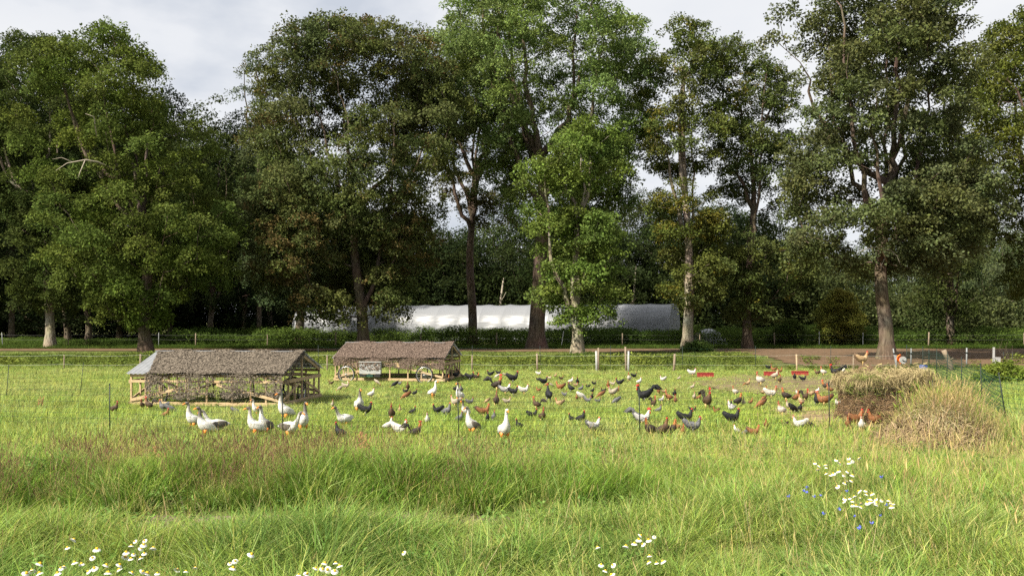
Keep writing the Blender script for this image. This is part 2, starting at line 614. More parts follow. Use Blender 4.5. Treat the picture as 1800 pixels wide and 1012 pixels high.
def make_tree(name, label, base, profile, colour, r0, seed, density=1.0, clump=1.25, patch=None, group=None, barkm=None, sprays=OAK, size=1.0,
              lean=0.0, hollow=.55, depthf=.85, flat=.64, bole=None, ntwig=46, holes=.0, cat='tree', fork=.40, nlimb=6, widen=1.1, gap=1.42):
    """base: pixel of the foot; profile: rows (y, left, right) of the crown as seen, turned into a rounded volume."""
    rs = RS(seed)
    B = W(*base) if len(base) == 2 else Vector((XD(base[0], base[2]), base[2], 0))
    d = B.y
    root = empty(name, (B.x, B.y, float(gz(B.x, B.y))))
    tag(root, label, cat, group)
    pf = np.array(profile, float)
    zz = CH - (pf[:, 0] - HY) * d / FPX
    xc = ((pf[:, 1] + pf[:, 2]) / 2 - 900) * d / FPX - B.x
    hw = np.maximum((pf[:, 2] - pf[:, 1]) / 2 * d / FPX, .3) * widen
    o = np.argsort(zz); zz, xc, hw = zz[o], xc[o], hw[o]
    zlo, zhi = zz[0], zz[-1]
    # clumps
    vol = np.sum(np.diff(zz) * ((hw[1:] + hw[:-1]) / 2) ** 2 * math.pi * depthf)
    want = int(density * vol / (clump ** 3 * 3.3 * (gap / 1.18) ** 3)) + 6
    C = []
    tries = 0
    md = clump * gap
    hs = seed % 50
    while len(C) < want and tries < want * 40:
        tries += 1
        z = rs.uniform(zlo, zhi)
        w = np.interp(z, zz, hw); c = np.interp(z, zz, xc)
        a = rs.uniform(0, 2 * math.pi)
        q = rs.uniform(0, 1) ** .5
        w2 = max(w - clump * .45, w * .5) * (.78 + .46 * float(vnoise(math.cos(a) * 2.2 + hs, math.sin(a) * 2.2 + z / 2.6, 1.0, seed + 3)))
        if q < hollow and rs.uniform() < .8 and w > clump * 2: continue
        p = np.array([c + math.cos(a) * q * w2, math.sin(a) * q * w2 * depthf, z])
        if holes and vnoise(p[0] * 1.0 + hs, p[2] + p[1] * .6, clump * 2.4, seed) < holes: continue
        if C and np.min(np.sum(((np.array(C) - p) * np.array([1, 1, 1.25])) ** 2, 1)) < md * md * rs.uniform(.6, 1.0): continue
        C.append(p)
    C = np.array(C)
    # trunk
    ztop = zlo + (zhi - zlo) * fork
    nT = max(9, int(ztop / 1.1))
    TZ = np.linspace(0, ztop, nT)
    ph = rs.uniform(0, 6.28, 4)
    T = []
    for z in TZ:
        t = z / ztop
        cx = np.interp(z, zz, xc) * .35 if z > zlo else np.interp(zlo, zz, xc) * .35 * (z / max(zlo, .1)) ** 2
        s = sstep(.25, 1.0, t)
        wig = .25 * math.sin(t * 5 + ph[0]) * min(1, t * 3)
        T.append((cx * s + wig + lean * z, .3 * math.sin(t * 4 + ph[1]) * min(1, t * 3), z))
    limbs = []
    a0 = rs.uniform(0, 6.28)
    zb = max(zlo * .85, bole or 0)
    for k in range(nlimb):
        zs = ztop if k < 2 else rs.uniform(min(zb, ztop * .8), ztop)
        st = int(np.argmin(abs(TZ - zs)))
        ze = zlo + (zhi - zlo) * rs.uniform(.62, .92) if k < nlimb * .7 else zlo + (zhi - zlo) * rs.uniform(.4, .6)
        ze = max(ze, TZ[st] + 1.5)
        an = a0 + k * 2.4 + rs.normal() * .25
        R = np.interp(ze, zz, hw) * rs.uniform(.35, .62)
        S0 = np.array(T[st]); E0 = np.array([np.interp(ze, zz, xc) + math.cos(an) * R, math.sin(an) * R * depthf, ze])
        M0 = S0 + (E0 - S0) * np.array([.75, .75, .32]) + rs.normal(size=3) * .3
        n_ = max(4, int(np.linalg.norm(E0 - S0) / 1.0))
        pl = []
        for q in range(1, n_ + 1):
            t = q / n_
            pl.append((1 - t) ** 2 * S0 + 2 * t * (1 - t) * M0 + t * t * E0 + rs.normal(size=3) * .13)
        limbs.append((st, pl))
    pos, par = skeleton(T, C, zb, rs, limbs=limbs)
    mb = tree_wood(pos, par, nT, r0, taper=.45 if fork < .6 else .7, limbs=limbs if r0 > .2 else ())
    mb.build('trunk', barkm or BARK_D, root, True)
    # sprays
    PP, RR, SS, CC = [], [], [], []
    colour = np.array(colour) * np.array([1.14, 1.17, 1.28])
    for i, c in enumerate(C):
        r = clump * rs.uniform(.75, 1.3)
        n = int(ntwig * (r / clump) ** 2 * rs.uniform(.75, 1.2))
        v = rs.normal(size=(n, 3)); v /= np.linalg.norm(v, axis=1)[:, None]
        v[:, 2] = np.where((v[:, 2] < -.2) & (rs.uniform(size=n) < .6), -v[:, 2], v[:, 2])
        q = v * (rs.uniform(.3, 1.0, n) ** .5)[:, None] * r * np.array([1.12, 1.12, flat])
        far_ = rs.uniform(size=n) < .16
        q[far_] *= rs.uniform(1.15, 1.7, (far_.sum(), 1))
        q[:, 2] -= (q[:, 0] ** 2 + q[:, 1] ** 2) / r * .22
        PP.append(c + q)
        RR.append(np.stack([v[:, 1] * -.5 + rs.normal(size=n) * .3, v[:, 0] * .5 + rs.normal(size=n) * .3, rs.uniform(0, 6.28, n)], 1))
        SS.append(np.repeat((size * rs.uniform(.75, 1.25, n))[:, None], 3, 1))
        cc = colour * rs.uniform(.84, 1.16)
        cc = cc * np.array([rs.uniform(.92, 1.1), 1, rs.uniform(.85, 1.15)])
        col = np.repeat(cc[None], n, 0) * rs.uniform(.85, 1.15, n)[:, None]
        if patch is not None:
            pc, amt = patch
            m = vnoise(c[0] + 31, c[2] + c[1] * .7, 2.6, seed + 1)
            pr = np.clip((m - (1 - amt)) * 2.2, 0, .75) + .06 * amt
            hit = rs.uniform(size=n) < pr
            col[hit] = np.array(pc) * rs.uniform(.75, 1.2, hit.sum())[:, None]
        CC.append(col)
    P, R, S, K = map(np.concatenate, (PP, RR, SS, CC))
    cr_ = scatter('crown', sprays, P, R, S, K, rs.randint(0, 4, len(P)), LEAF, root)
    return root, pos, par, C

def dead_limb(root, pts, label):
    """a bare pale limb with forking twigs, in the tree's own coordinates."""
    mb = MB()
    rs = RS(len(pts) * 7)
    for pl, r in pts:
        q = [Vector(p) for p in pl]
        mb.tube(q, [.62 * r * (1 - .75 * i / (len(q) - 1)) for i in range(len(q))], 5)
    o = mb.build('dead_limb', DEADW, root, True)
    o['label'] = label
    return o

G_ROW = 'oaks standing in a row along the track'
BRIGHT = (.125, .160, .024); MID = (.080, .104, .022); OLIVE = (.085, .092, .026); DARK = (.026, .037, .012); SHADED = (.011, .016, .006)  # last two: dark green lowered further to paint in shade among the trees
BROWN = (.128, .098, .038); YEL = (.165, .150, .03)

tA = make_tree('oak_tree', 'wide bright green oak, second thick trunk from the left, behind the near coop', (257, 622),
    [(42, 165, 195), (80, 105, 250), (130, 60, 290), (200, 30, 310), (280, 20, 360), (350, 40, 390), (430, 60, 410), (500, 130, 390), (540, 170, 340), (566, 215, 300)],
    (.086, .112, .022), .46, 101, group=G_ROW, clump=1.2, holes=.36, widen=1.04, gap=1.66)[0]
tB = make_tree('oak_tree', 'dark oak with slanting pale trunk at the far left edge', (88, 612),
    [(70, 40, 110), (110, -40, 140), (200, -70, 160), (300, -50, 150), (400, 20, 145), (480, 25, 150), (530, 40, 140), (557, 60, 110)],
    (.050, .068, .017), .42, 102, group=G_ROW, clump=1.2, lean=-.02, holes=.3, barkm=BARK_L)[0]
tC = make_tree('oak_tree', 'broad oak with brownish olive leaves and grey trunk behind the far coop', (638, 617),
    [(42, 590, 680), (70, 505, 735), (120, 482, 780), (200, 470, 810), (280, 465, 800), (350, 430, 770), (420, 415, 740), (480, 420, 730), (520, 500, 715), (562, 560, 700)],
    (.084, .098, .030), .48, 103, group=G_ROW, patch=(BROWN, .36), clump=1.15, holes=.32, widen=1.04, gap=1.52, ntwig=40)[0]
tD = make_tree('oak_tree', 'smaller grey green tree with dark trunk between the two coops', (527, 607),
    [(270, 440, 500), (330, 425, 545), (420, 420, 570), (500, 430, 575), (545, 470, 560)],
    (.060, .078, .030), .46, 104, group=G_ROW, clump=1.35)[0]
tE = make_tree('oak_tree', 'forked dark oak with thin brownish leaves right of the far coop', (830, 608),
    [(80, 745, 830), (150, 715, 900), (220, 730, 930), (290, 745, 925), (350, 770, 915), (390, 790, 895)],
    (.075, .076, .026), .45, 105, group=G_ROW, patch=(BROWN, .40), density=.62, clump=1.05, holes=.44, bole=9, nlimb=7, fork=.25, widen=1.0, gap=1.75, ntwig=30)[0]
tF = make_tree('oak_tree', 'tallest bright green oak with thick dark brown trunk', (943, 613),
    [(-35, 900, 1020), (5, 830, 1080), (40, 752, 1115), (100, 735, 1138), (170, 765, 1135), (240, 820, 1128), (300, 850, 1125), (360, 875, 1118), (405, 900, 1095)],
    (.125, .168, .044), .72, 106, group=G_ROW, clump=1.2, density=.85, holes=.40, bole=10, nlimb=8, fork=.3, widen=1.05, gap=1.52, ntwig=40)[0]
tG = make_tree('oak_tree', 'yellow green oak leafy almost to the ground on a pale straight trunk', (1015, 625),
    [(215, 960, 1050), (245, 930, 1075), (285, 908, 1085), (335, 890, 1083), (370, 902, 1083), (405, 940, 1088), (450, 945, 1096), (500, 945, 1098), (540, 960, 1083), (563, 990, 1052)],
    (.108, .148, .030), .40, 107, group=G_ROW, clump=1.0, barkm=BARK_L, holes=.34, fork=.6, nlimb=6, widen=1.03, gap=1.5, ntwig=38)[0]
tH = make_tree('oak_tree', 'slim oak with yellowing leaves left of the dark trunked oak', (1208, 615),
    [(38, 1178, 1226), (90, 1140, 1270), (150, 1130, 1270), (230, 1125, 1280), (320, 1130, 1275), (400, 1150, 1270), (470, 1140, 1290), (520, 1160, 1270), (547, 1180, 1240)],
    (.090, .106, .026), .45, 108, group=G_ROW, patch=(YEL, .42), density=.75, clump=1.0, holes=.42, barkm=BARK_L, fork=.8, nlimb=5, widen=1.04, gap=1.5, ntwig=36)[0]
tI = make_tree('oak_tree', 'olive oak with narrow dark trunk left of the largest right-hand oak', (1314, 613),
    [(78, 1258, 1335), (130, 1240, 1390), (200, 1240, 1400), (300, 1250, 1425), (380, 1260, 1440), (460, 1260, 1440), (520, 1270, 1400), (560, 1290, 1350)],
    (.072, .090, .024), .42, 109, group=G_ROW, patch=(YEL, .25), density=.8, clump=1.08, holes=.38, fork=.65, nlimb=5, widen=1.06, gap=1.48, ntwig=36)[0]
tJ = make_tree('oak_tree', 'large spreading oak with flared trunk behind the hay heap', (1558, 632),
    [(-40, 1500, 1600), (0, 1400, 1690), (60, 1340, 1700), (120, 1345, 1710), (200, 1370, 1700), (260, 1395, 1715), (330, 1380, 1725), (395, 1365, 1715), (435, 1400, 1690), (475, 1450, 1650)],
    (.084, .096, .034), .47, 110, group=G_ROW, density=.78, clump=1.0, holes=.44, nlimb=9, fork=.3, widen=1.04, bole=5, gap=1.55, ntwig=36)[0]
tK = make_tree('oak_tree', 'dark leafy tree with ivy hidden trunk right of the largest right-hand oak', (1672, 609),
    [(290, 1625, 1720), (380, 1600, 1735), (460, 1590, 1730), (540, 1600, 1715), (598, 1620, 1700)],
    (.048, .062, .018), .40, 111, group=G_ROW, clump=1.4)[0]
tL = make_tree('oak_tree', 'oak crown reaching in from the right edge of the row', (1850, 622),
    [(15, 1790, 1900), (80, 1725, 1980), (200, 1685, 2000), (300, 1695, 2000), (400, 1705, 2000), (480, 1740, 1950), (520, 1780, 1900)],
    (.094, .108, .022), .5, 112, group=G_ROW, clump=1.1, holes=.4, density=.8, nlimb=7, gap=1.6, ntwig=36)[0]

# bare dead limbs seen in the photograph
def rel(root, px, py, dd=0):
    d = root.location.y + dd
    return (XD(px, d) - root.location.x, dd, ZD(py, d) - root.location.z)
dead_limb(tA, [([rel(tA, 205, 300, -2), rel(tA, 172, 285, -5.5), rel(tA, 150, 281, -6), rel(tA, 118, 287, -6.3), rel(tA, 98, 300, -6.4)], .11),
               ([rel(tA, 150, 281, -6), rel(tA, 141, 302, -6.2), rel(tA, 137, 313, -6.4)], .06), ([rel(tA, 128, 285, -6.2), rel(tA, 108, 277, -6.3), rel(tA, 92, 280, -6.4)], .05),
               ([rel(tA, 170, 240, -5), rel(tA, 165, 205, -5.6), rel(tA, 150, 200, -5.8)], .08)], 'bare pale dead limb')
dead_limb(tJ, [([rel(tJ, 1560, 462, -.2), rel(tJ, 1552, 444, -3), rel(tJ, 1545, 434, -3.6), rel(tJ, 1525, 436, -3.9), rel(tJ, 1510, 443, -4)], .08),
               ([rel(tJ, 1549, 438, -3.3), rel(tJ, 1566, 440, -3.6), rel(tJ, 1577, 450, -3.8), rel(tJ, 1583, 466, -3.9)], .06),
               ([rel(tJ, 1556, 452, -3), rel(tJ, 1550, 464, -3.4), rel(tJ, 1548, 472, -3.5)], .04)], 'bare pale dead limb')

# dark wood behind the left oaks, belt of trees behind the tunnel
G_WOOD = 'trees of the dark wood at the left'
LW = 'dark green tree standing inside the wood behind the left oaks'
def auto_profile(px, d, top, wpx, low):
    h = low - top
    return [(top, px - wpx * .1, px + wpx * .12), (top + h * .12, px - wpx * .3, px + wpx * .3), (top + h * .35, px - wpx * .5, px + wpx * .48),
            (top + h * .65, px - wpx * .52, px + wpx * .5), (top + h * .9, px - wpx * .4, px + wpx * .42), (low, px - wpx * .25, px + wpx * .25)]
NTH = 'first second third fourth fifth sixth seventh eighth ninth tenth eleventh twelfth thirteenth fourteenth fifteenth sixteenth seventeenth eighteenth nineteenth twentieth'.split()
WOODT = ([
        (120, 92, 140, 150, 560, SHADED), (155, 90, 160, 130, 568, SHADED), (368, 95, 175, 150, 540, (.040, .055, .016)), (20, 98, 85, 170, 545, DARK), (-70, 96, 70, 190, 560, DARK),
        (300, 112, 160, 170, 560, SHADED), (430, 114, 200, 150, 572, SHADED), (475, 100, 215, 120, 575, SHADED), (210, 116, 150, 190, 575, SHADED), (90, 118, 120, 190, 578, SHADED), (-20, 122, 110, 190, 580, SHADED),
        (250, 134, 220, 260, 584, SHADED), (60, 138, 210, 260, 586, SHADED), (400, 136, 250, 260, 584, SHADED), (-110, 132, 200, 260, 586, SHADED), (545, 128, 300, 200, 582, SHADED)])
def row_of(d): return 'front' if d < 105 else ('middle' if d < 125 else 'back')
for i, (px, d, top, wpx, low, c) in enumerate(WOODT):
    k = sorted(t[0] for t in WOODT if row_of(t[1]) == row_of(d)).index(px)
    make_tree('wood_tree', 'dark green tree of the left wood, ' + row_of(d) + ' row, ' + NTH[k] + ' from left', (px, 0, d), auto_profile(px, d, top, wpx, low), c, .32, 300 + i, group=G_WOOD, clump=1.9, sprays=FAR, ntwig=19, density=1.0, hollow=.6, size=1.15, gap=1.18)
make_tree('oak_tree', 'thin topped tree rising above the dark wood left of the olive oak', (455, 0, 96), [(98, 425, 455), (125, 415, 485), (170, 425, 490), (210, 440, 480)],
          (.070, .085, .03), .26, 330, density=.45, clump=.95, holes=.3, ntwig=22)
G_BELT = 'trees of the belt behind the tunnel'
LB = 'mid green tree in the distant belt behind the plastic tunnel'
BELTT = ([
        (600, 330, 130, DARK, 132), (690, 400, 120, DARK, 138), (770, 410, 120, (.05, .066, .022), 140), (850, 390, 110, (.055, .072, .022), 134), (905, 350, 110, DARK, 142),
        (1000, 350, 140, DARK, 138), (1075, 400, 120, DARK, 132), (1125, 345, 130, (.05, .064, .022), 140), (1190, 345, 150, DARK, 134), (1270, 360, 170, DARK, 138), (640, 360, 160, SHADED, 128), (735, 385, 150, DARK, 129), (810, 400, 150, DARK, 130), (960, 380, 160, DARK, 128), (1045, 385, 150, DARK, 127), (1320, 380, 160, SHADED, 128),
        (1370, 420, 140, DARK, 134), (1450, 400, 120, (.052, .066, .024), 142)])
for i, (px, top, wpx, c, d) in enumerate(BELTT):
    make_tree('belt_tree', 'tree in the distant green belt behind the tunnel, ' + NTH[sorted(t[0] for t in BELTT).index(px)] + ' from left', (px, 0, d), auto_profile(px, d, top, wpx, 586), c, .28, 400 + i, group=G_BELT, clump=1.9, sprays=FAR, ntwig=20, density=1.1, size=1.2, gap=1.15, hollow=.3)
G_FAR = 'hazy trees far behind at the right'
FART = ([(1520, 440, 120, 150), (1600, 430, 120, 165), (1665, 395, 120, 150), (1730, 385, 130, 160), (1790, 420, 120, 150), (1850, 380, 150, 155), (1760, 470, 110, 132), (1420, 470, 130, 160), (1640, 480, 110, 135)])
for i, (px, top, wpx, d) in enumerate(FART):
    make_tree('far_tree', 'grey green tree far behind the largest right-hand oak, ' + NTH[sorted(t[0] for t in FART).index(px)] + ' from left', (px, 0, d), auto_profile(px, d, top, wpx * 1.25, 585), (.070, .088, .034), .26, 500 + i, group=G_FAR, clump=2.0, sprays=FAR, ntwig=18, density=1.05, size=1.2, gap=1.15, hollow=.3)
make_tree('shrub', 'yellow green bush behind the far wire fence', (1477, 0, 84), [(512, 1465, 1490), (535, 1445, 1510), (565, 1440, 1515), (595, 1445, 1510)], (.15, .15, .03), .06, 601, clump=.6, ntwig=24, size=.8, gap=1.15, cat='bush')
make_tree('shrub', 'rounded dark green bush left of the yellow green bush', (1386, 0, 84), [(566, 1375, 1398), (580, 1362, 1410), (600, 1362, 1410)], (.06, .085, .02), .05, 602, clump=.5, ntwig=24, gap=1.15, size=.8, cat='bush')
make_tree('shrub', 'leafy green bush at the foot of the yellowing slim oak', (1225, 618), [(604, 1215, 1235), (612, 1200, 1248), (624, 1195, 1250)], (.085, .13, .03), .04, 603, clump=.4, ntwig=24, gap=1.15, size=.6, cat='bush')
make_tree('shrub', 'bright green bush right of the net fence beyond the mound', (1765, 672), [(645, 1745, 1780), (655, 1725, 1800), (672, 1715, 1800)], (.13, .17, .025), .04, 604, clump=.33, ntwig=24, gap=1.15, size=.5, cat='bush')
for px, py0, py1, d, lab in [(883, 575, 488, 125, 'broken pale dead trunk behind the tunnel near the tallest oak'), (1116, 575, 468, 126, 'leaning pale birch stem behind the right half of the tunnel')]:
    t = empty('dead_trunk', (XD(px - 8, d), d, 0))
    tag(t, lab, 'tree trunk')
    MB().tube([(0, 0, -.2), (.2, 0, 3), (.5, .1, 6), (.8, 0, ZD(py1, d))], [.22, .2, .16, .08], 7).build('trunk', DEADW, t, True)
    MB().tube([(.45, 0, 5), (.9, -.2, 5.8), (1.1, -.3, 6.3)], [.07, .05, .02], 5).build('dead_limb', DEADW, t, True)

# ------------------------------------------------------------------ polytunnel
def plastic():
    m, nt, o = new_mat('tunnel_plastic')
    tcn = nt.nodes.new('ShaderNodeTexCoord')
    mpn = nt.nodes.new('ShaderNodeMapping'); mpn.inputs['Scale'].default_value = (.25, 1, 1.6)
    n = nt.nodes.new('ShaderNodeTexNoise'); n.inputs['Scale'].default_value = 1.6; n.inputs['Detail'].default_value = 3
    nt.links.new(tcn.outputs['Object'], mpn.inputs['Vector']); nt.links.new(mpn.outputs[0], n.inputs['Vector'])
    bp = nt.nodes.new('ShaderNodeBump'); bp.inputs['Strength'].default_value = .28; bp.inputs['Distance'].default_value = .2
    nt.links.new(n.outputs['Fac'], bp.inputs['Height'])
    b = nt.nodes.new('ShaderNodeBsdfPrincipled')
    b.inputs['Base Color'].default_value = (.265, .275, .295, 1); b.inputs['Roughness'].default_value = .38
    nt.links.new(bp.outputs[0], b.inputs['Normal'])
    t = nt.nodes.new('ShaderNodeBsdfTranslucent'); t.inputs['Color'].default_value = (.40, .42, .45, 1)
    mx = nt.nodes.new('ShaderNodeMixShader'); mx.inputs[0].default_value = .35
    nt.links.new(b.outputs[0], mx.inputs[1]); nt.links.new(t.outputs[0], mx.inputs[2])
    nt.links.new(mx.outputs[0], o.inputs[0])
    return m
def polytunnel():
    A = Vector((XD(1186, 101), 101, 0)); Bv = Vector((XD(543, 116), 116, 0))
    L = (Bv - A).length
    ang = math.atan2(Bv.y - A.y, Bv.x - A.x)
    root = empty('polytunnel', A, ang)
    tag(root, 'long white plastic sheeted polytunnel behind the row of oaks', 'polytunnel')
    pm = plastic()
    steel = mat('galvanised_steel', (.45, .46, .47), .45, metal=.7)
    RW, RH = 4.0, 4.3
    nb = 17
    step = L / nb
    rs = RS(5)
    def arc(x, t, k=1.0):   # local y points away from the camera side after the turn, so use both signs
        a = math.pi * t
        c, s = math.cos(a), math.sin(a)
        return (x, -RW * k * (abs(c) ** .72) * (1 if c > 0 else -1) + 0, RH * k * (s ** .72 if s > 0 else 0))
    for i in range(nb + 1):
        MB().tube([arc(i * step, t, .985) for t in np.linspace(0, 1, 19)], .03, 6).build('hoop', steel, root, True)
    for i in range(nb):
        nx, ntt = 12, 26
        V, F = [], []
        sag = rs.uniform(.06, .12)
        fold = rs.uniform(.6, 1.4)
        for a in range(nx + 1):
            u = a / nx
            for b in range(ntt + 1):
                t = b / ntt
                s = sag * math.sin(math.pi * u) ** .7
                low = max(0, 1 - min(t, 1 - t) / .22)
                wr = low * .10 * fold * math.sin((u * 2 + min(t, 1 - t) * 16) * 3 + i * 1.7) * math.sin(math.pi * u)
                p = arc((i + u) * step, t, 1.0 - s / 4)
                V.append((p[0], p[1] + (wr if t < .5 else -wr), p[2]))
        for a in range(nx):
            for b in range(ntt):
                q = a * (ntt + 1) + b
                F.append((q, q + 1, q + ntt + 2, q + ntt + 1))
        link('cover_panel', mesh_np('cover_panel', V, F), root, pm, True)
    for xx in (-.03, L + .03):
        pts = [arc(xx, t, .995) for t in np.linspace(0, 1, 25)]
        link('end_wall', mesh_np('end_wall', pts, [tuple(range(len(pts)))]), root, pm)
    MB().beam((-.06, -1.3, .05), (-.06, -1.3, 2.6), .08, .08).beam((-.06, 1.3, .05), (-.06, 1.3, 2.6), .08, .08).beam((-.06, -1.3, 2.6), (-.06, 1.3, 2.6), .08, .08).build('door_frame', steel, root)
polytunnel()

# ------------------------------------------------------------------ timber
PINE = mat('new_pine', (.36, .25, .135), .75, col2=(.48, .36, .22), nscale=3.0, stretch=(1, 1, 1), bump=.1, bscale=30, spec=.2)
PINE2 = mat('darker_pine', (.29, .205, .125), .8, col2=(.38, .285, .185), nscale=4, spec=.2)  # darker pine for the rear, right gable and inner coop timbers
OLDW = mat('weathered_post', (.15, .115, .08), .9, col2=(.27, .215, .155), nscale=6, stretch=(6, 6, 1), bump=.4, bscale=30, spec=.15)
GREYP = mat('grey_plastic_post', (.20, .21, .215), .6)
WHITEP = mat('white_plastic', (.31, .31, .30), .5, noise=.12)
DARKP = mat('dark_green_net_post', (.012, .020, .016), .6)
TAPE = mat('white_fence_tape', (.36, .37, .32), .6)
STRAND = mat('black_net_strand', (.03, .035, .028), .7)
GSTRAND = mat('green_net_strand', (.01, .045, .03), .7)
SPIKE = mat('steel_spike', (.25, .25, .24), .5, metal=.8)

# ------------------------------------------------------------------ coops
def net_mat(name, a, b):
    m, nt, o = new_mat(name)
    at = nt.nodes.new('ShaderNodeAttribute'); at.attribute_type = 'GEOMETRY'; at.attribute_name = 'shade'
    r = nt.nodes.new('ShaderNodeValToRGB'); r.color_ramp.elements[0].color = (*a, 1); r.color_ramp.elements[1].color = (*b, 1)
    bs = nt.nodes.new('ShaderNodeBsdfPrincipled'); bs.inputs['Roughness'].default_value = .95; bs.inputs['Specular IOR Level'].default_value = .05
    nt.links.new(at.outputs['Fac'], r.inputs['Fac']); nt.links.new(r.outputs['Color'], bs.inputs['Base Color']); nt.links.new(bs.outputs[0], o.inputs[0])
    return m
def flaps(name, fn, nu, nv, keep, material, parent, rs, size=.05):
    """camouflage netting: thousands of small curled scraps over the surface fn(u, v) -> (point, normal)."""
    V, F, S = [], [], []
    for i in range(nu):
        for j in range(nv):
            u, v = (i + rs.uniform(.1, .9)) / nu, (j + rs.uniform(.1, .9)) / nv
            if rs.uniform() > keep(u, v): continue
            p, n, tu, tv = fn(u, v)
            a = rs.uniform(0, 6.28)
            x = tu * math.cos(a) + tv * math.sin(a); y = tv * math.cos(a) - tu * math.sin(a)
            s = size * rs.uniform(.7, 1.4)
            lift = rs.uniform(.05, .6) * s
            p = p + n * rs.uniform(.002, .014)
            k = len(V)
            V += [tuple(p - x * s * .6 - y * s * .35), tuple(p + x * s * .6 - y * s * .4 + n * lift * .5), tuple(p + x * s * .5 + y * s * .45 + n * lift), tuple(p - x * s * .55 + y * s * .4 + n * lift * .2)]
            F.append((k, k + 1, k + 2, k + 3))
            S += [rs.uniform(0, 1)] * 4
    me = mesh_np(name, V, F)
    at = me.attributes.new('shade', 'FLOAT', 'POINT'); at.data.foreach_set('value', np.array(S, np.float32))
    o = link(name, me, parent, material)
    o['kind'] = 'stuff'
    return o
SHEET = mat('corrugated_sheet', (.25, .26, .275), .45, noise=.15, nscale=3, transl=.2)
RUBBER = mat('black_rubber', (.015, .015, .015), .7)
ALLOY = mat('bare_alloy', (.6, .6, .6), .35, metal=.8)
def wheel(parent, loc, r=.34, rz=0):
    w = empty('wheel', loc, rz); w.parent = parent
    ring = lambda rr, th: [(rr * math.cos(a), 0, rr * math.sin(a)) for a in np.linspace(0, 2 * math.pi, 33)]
    MB().tube(ring(r, 0), .024, 7, False).build('tyre', RUBBER, w, True)
    MB().tube(ring(r - .032, 0), .012, 6, False).build('rim', ALLOY, w, True)
    MB().tube([(0, -.05, 0), (0, .05, 0)], .022, 10).build('hub', ALLOY, w, True)
    for k in range(14):
        a = k * 2 * math.pi / 14
        if k == 0:
            sp = MB().tube([(0, 0, 0), (r - .03, 0, 0)], .003, 4).build('spoke', ALLOY, w)
            base = sp
        else:
            sp = base.copy(); COL.objects.link(sp); sp.parent = w
        sp.rotation_euler = (0, a, 0)
def coop(loc, rz, label, net, net_from, drape, seed, second=False):
    L, Wd, ZS, ZE, ZR = 4.5, 3.4, .10, .93, 1.48
    t = empty('mobile_coop', loc, rz)
    tag(t, label, 'chicken coop', 'two mobile chicken coops')
    def beam(nm, a, b, w=.045, h=.09, m=PINE):
        return MB().beam(a, b, w, h).build(nm, m, t)
    rs = RS(seed)
    for y, m in ((0, PINE), (Wd, PINE2)):
        beam('sill_beam', (0, y, ZS), (L, y, ZS), .05, .10, m)
        beam('top_plate', (0, y, ZE - .03), (L, y, ZE - .03), .05, .08, m)
        beam('rail', (0.03, y - .04 if y == 0 else y + .04, .74), (L - .03, y - .04 if y == 0 else y + .04, .74), .025, .07, m)
        xs = [.025, .46, .95, 1.75, 2.3, 3.05, 3.6, 4.05, L - .025]
        for x in xs:
            MB().beam((x, y, ZS + .052), (x, y, ZE - .072), .045, .05, (0, 1, 0)).build('post', m, t)
        yy = y - .045 if y == 0 else y + .045
        beam('brace', (.02, yy, .2), (1.6, yy, .56), .025, .08, m)
        beam('brace', (L - .02, yy, .2), (L - 1.9, yy, .66), .025, .08, m)
    for x, m in ((0, PINE), (L, PINE2)):
        xo = x - .03 if x == 0 else x + .03
        MB().beam((xo, -.02, ZS), (xo, Wd + .02, ZS), .05, .10).build('sill_beam', m, t)
        MB().beam((xo, -.02, ZE - .2), (xo, Wd + .02, ZE - .2), .03, .10).build('rail', m, t)
        for y in (.55, 1.1, Wd / 2, 2.3, 2.85):
            top = ZE - .06 + (ZR - ZE) * (1 - abs(y - Wd / 2) / (Wd / 2)) if abs(y - Wd / 2) < .1 else ZE - .16
            MB().beam((x, y, ZS + .052), (x, y, top), .05, .045, (0, 1, 0)).build('post', m, t)
        for s in (0, 1):
            MB().beam((x, 0 if s == 0 else Wd, ZE - .01), (x, Wd / 2, ZR - .03), .045, .09).build('rafter', m, t)
        beam('brace', (xo, .05, .2), (xo, 1.4, .62), .025, .07, m)
        beam('brace', (xo, Wd - .05, .2), (xo, 2.0, .62), .025, .07, m)
    for x in (1.12, 2.25, 3.38):
        for s in (0, 1):
            MB().beam((x, 0 if s == 0 else Wd, ZE - .01), (x, Wd / 2, ZR - .03), .04, .08).build('rafter', PINE2, t)
    beam('ridge_beam', (0, Wd / 2, ZR - .05), (L, Wd / 2, ZR - .05), .04, .08, PINE2)
    for y in (1.1, 1.7, 2.3):
        MB().tube([(2.6, y, .86), (L - .05, y, .86)], .022, 6).build('perch', PINE2, t, True)
    beam('shelf_board', (2.7, 2.6, .55), (L - .1, 2.6, .55), .5, .03, PINE2)
    # corrugated roof: five sheets on each slope
    over = .10
    slope = math.hypot(Wd / 2, ZR - ZE)
    for s in (0, 1):
        for k in range(5):
            x0, x1 = -over + k * (L + 2 * over) / 5, -over + (k + 1) * (L + 2 * over) / 5
            n = 28
            V, F = [], []
            for i in range(n + 1):
                x = x0 + (x1 - x0) * i / n
                dz = .012 * math.sin(i * math.pi / 2) + .055 + .003 * (k % 2)
                for q in (0, 1):
                    f = -.06 if q == 0 else 1.0
                    y = f * Wd / 2
                    z = ZE + (ZR - ZE) * f + dz
                    V.append((x, y if s == 0 else Wd - y, z))
            F = [(2 * i, 2 * i + 2, 2 * i + 3, 2 * i + 1) for i in range(n)]
            link('roof_sheet', mesh_np('roof_sheet', V, F), t, SHEET)
    MB().beam((-over, Wd / 2, ZR + .075), (L + over, Wd / 2, ZR + .075), .16, .02).build('ridge_cap', SHEET, t)
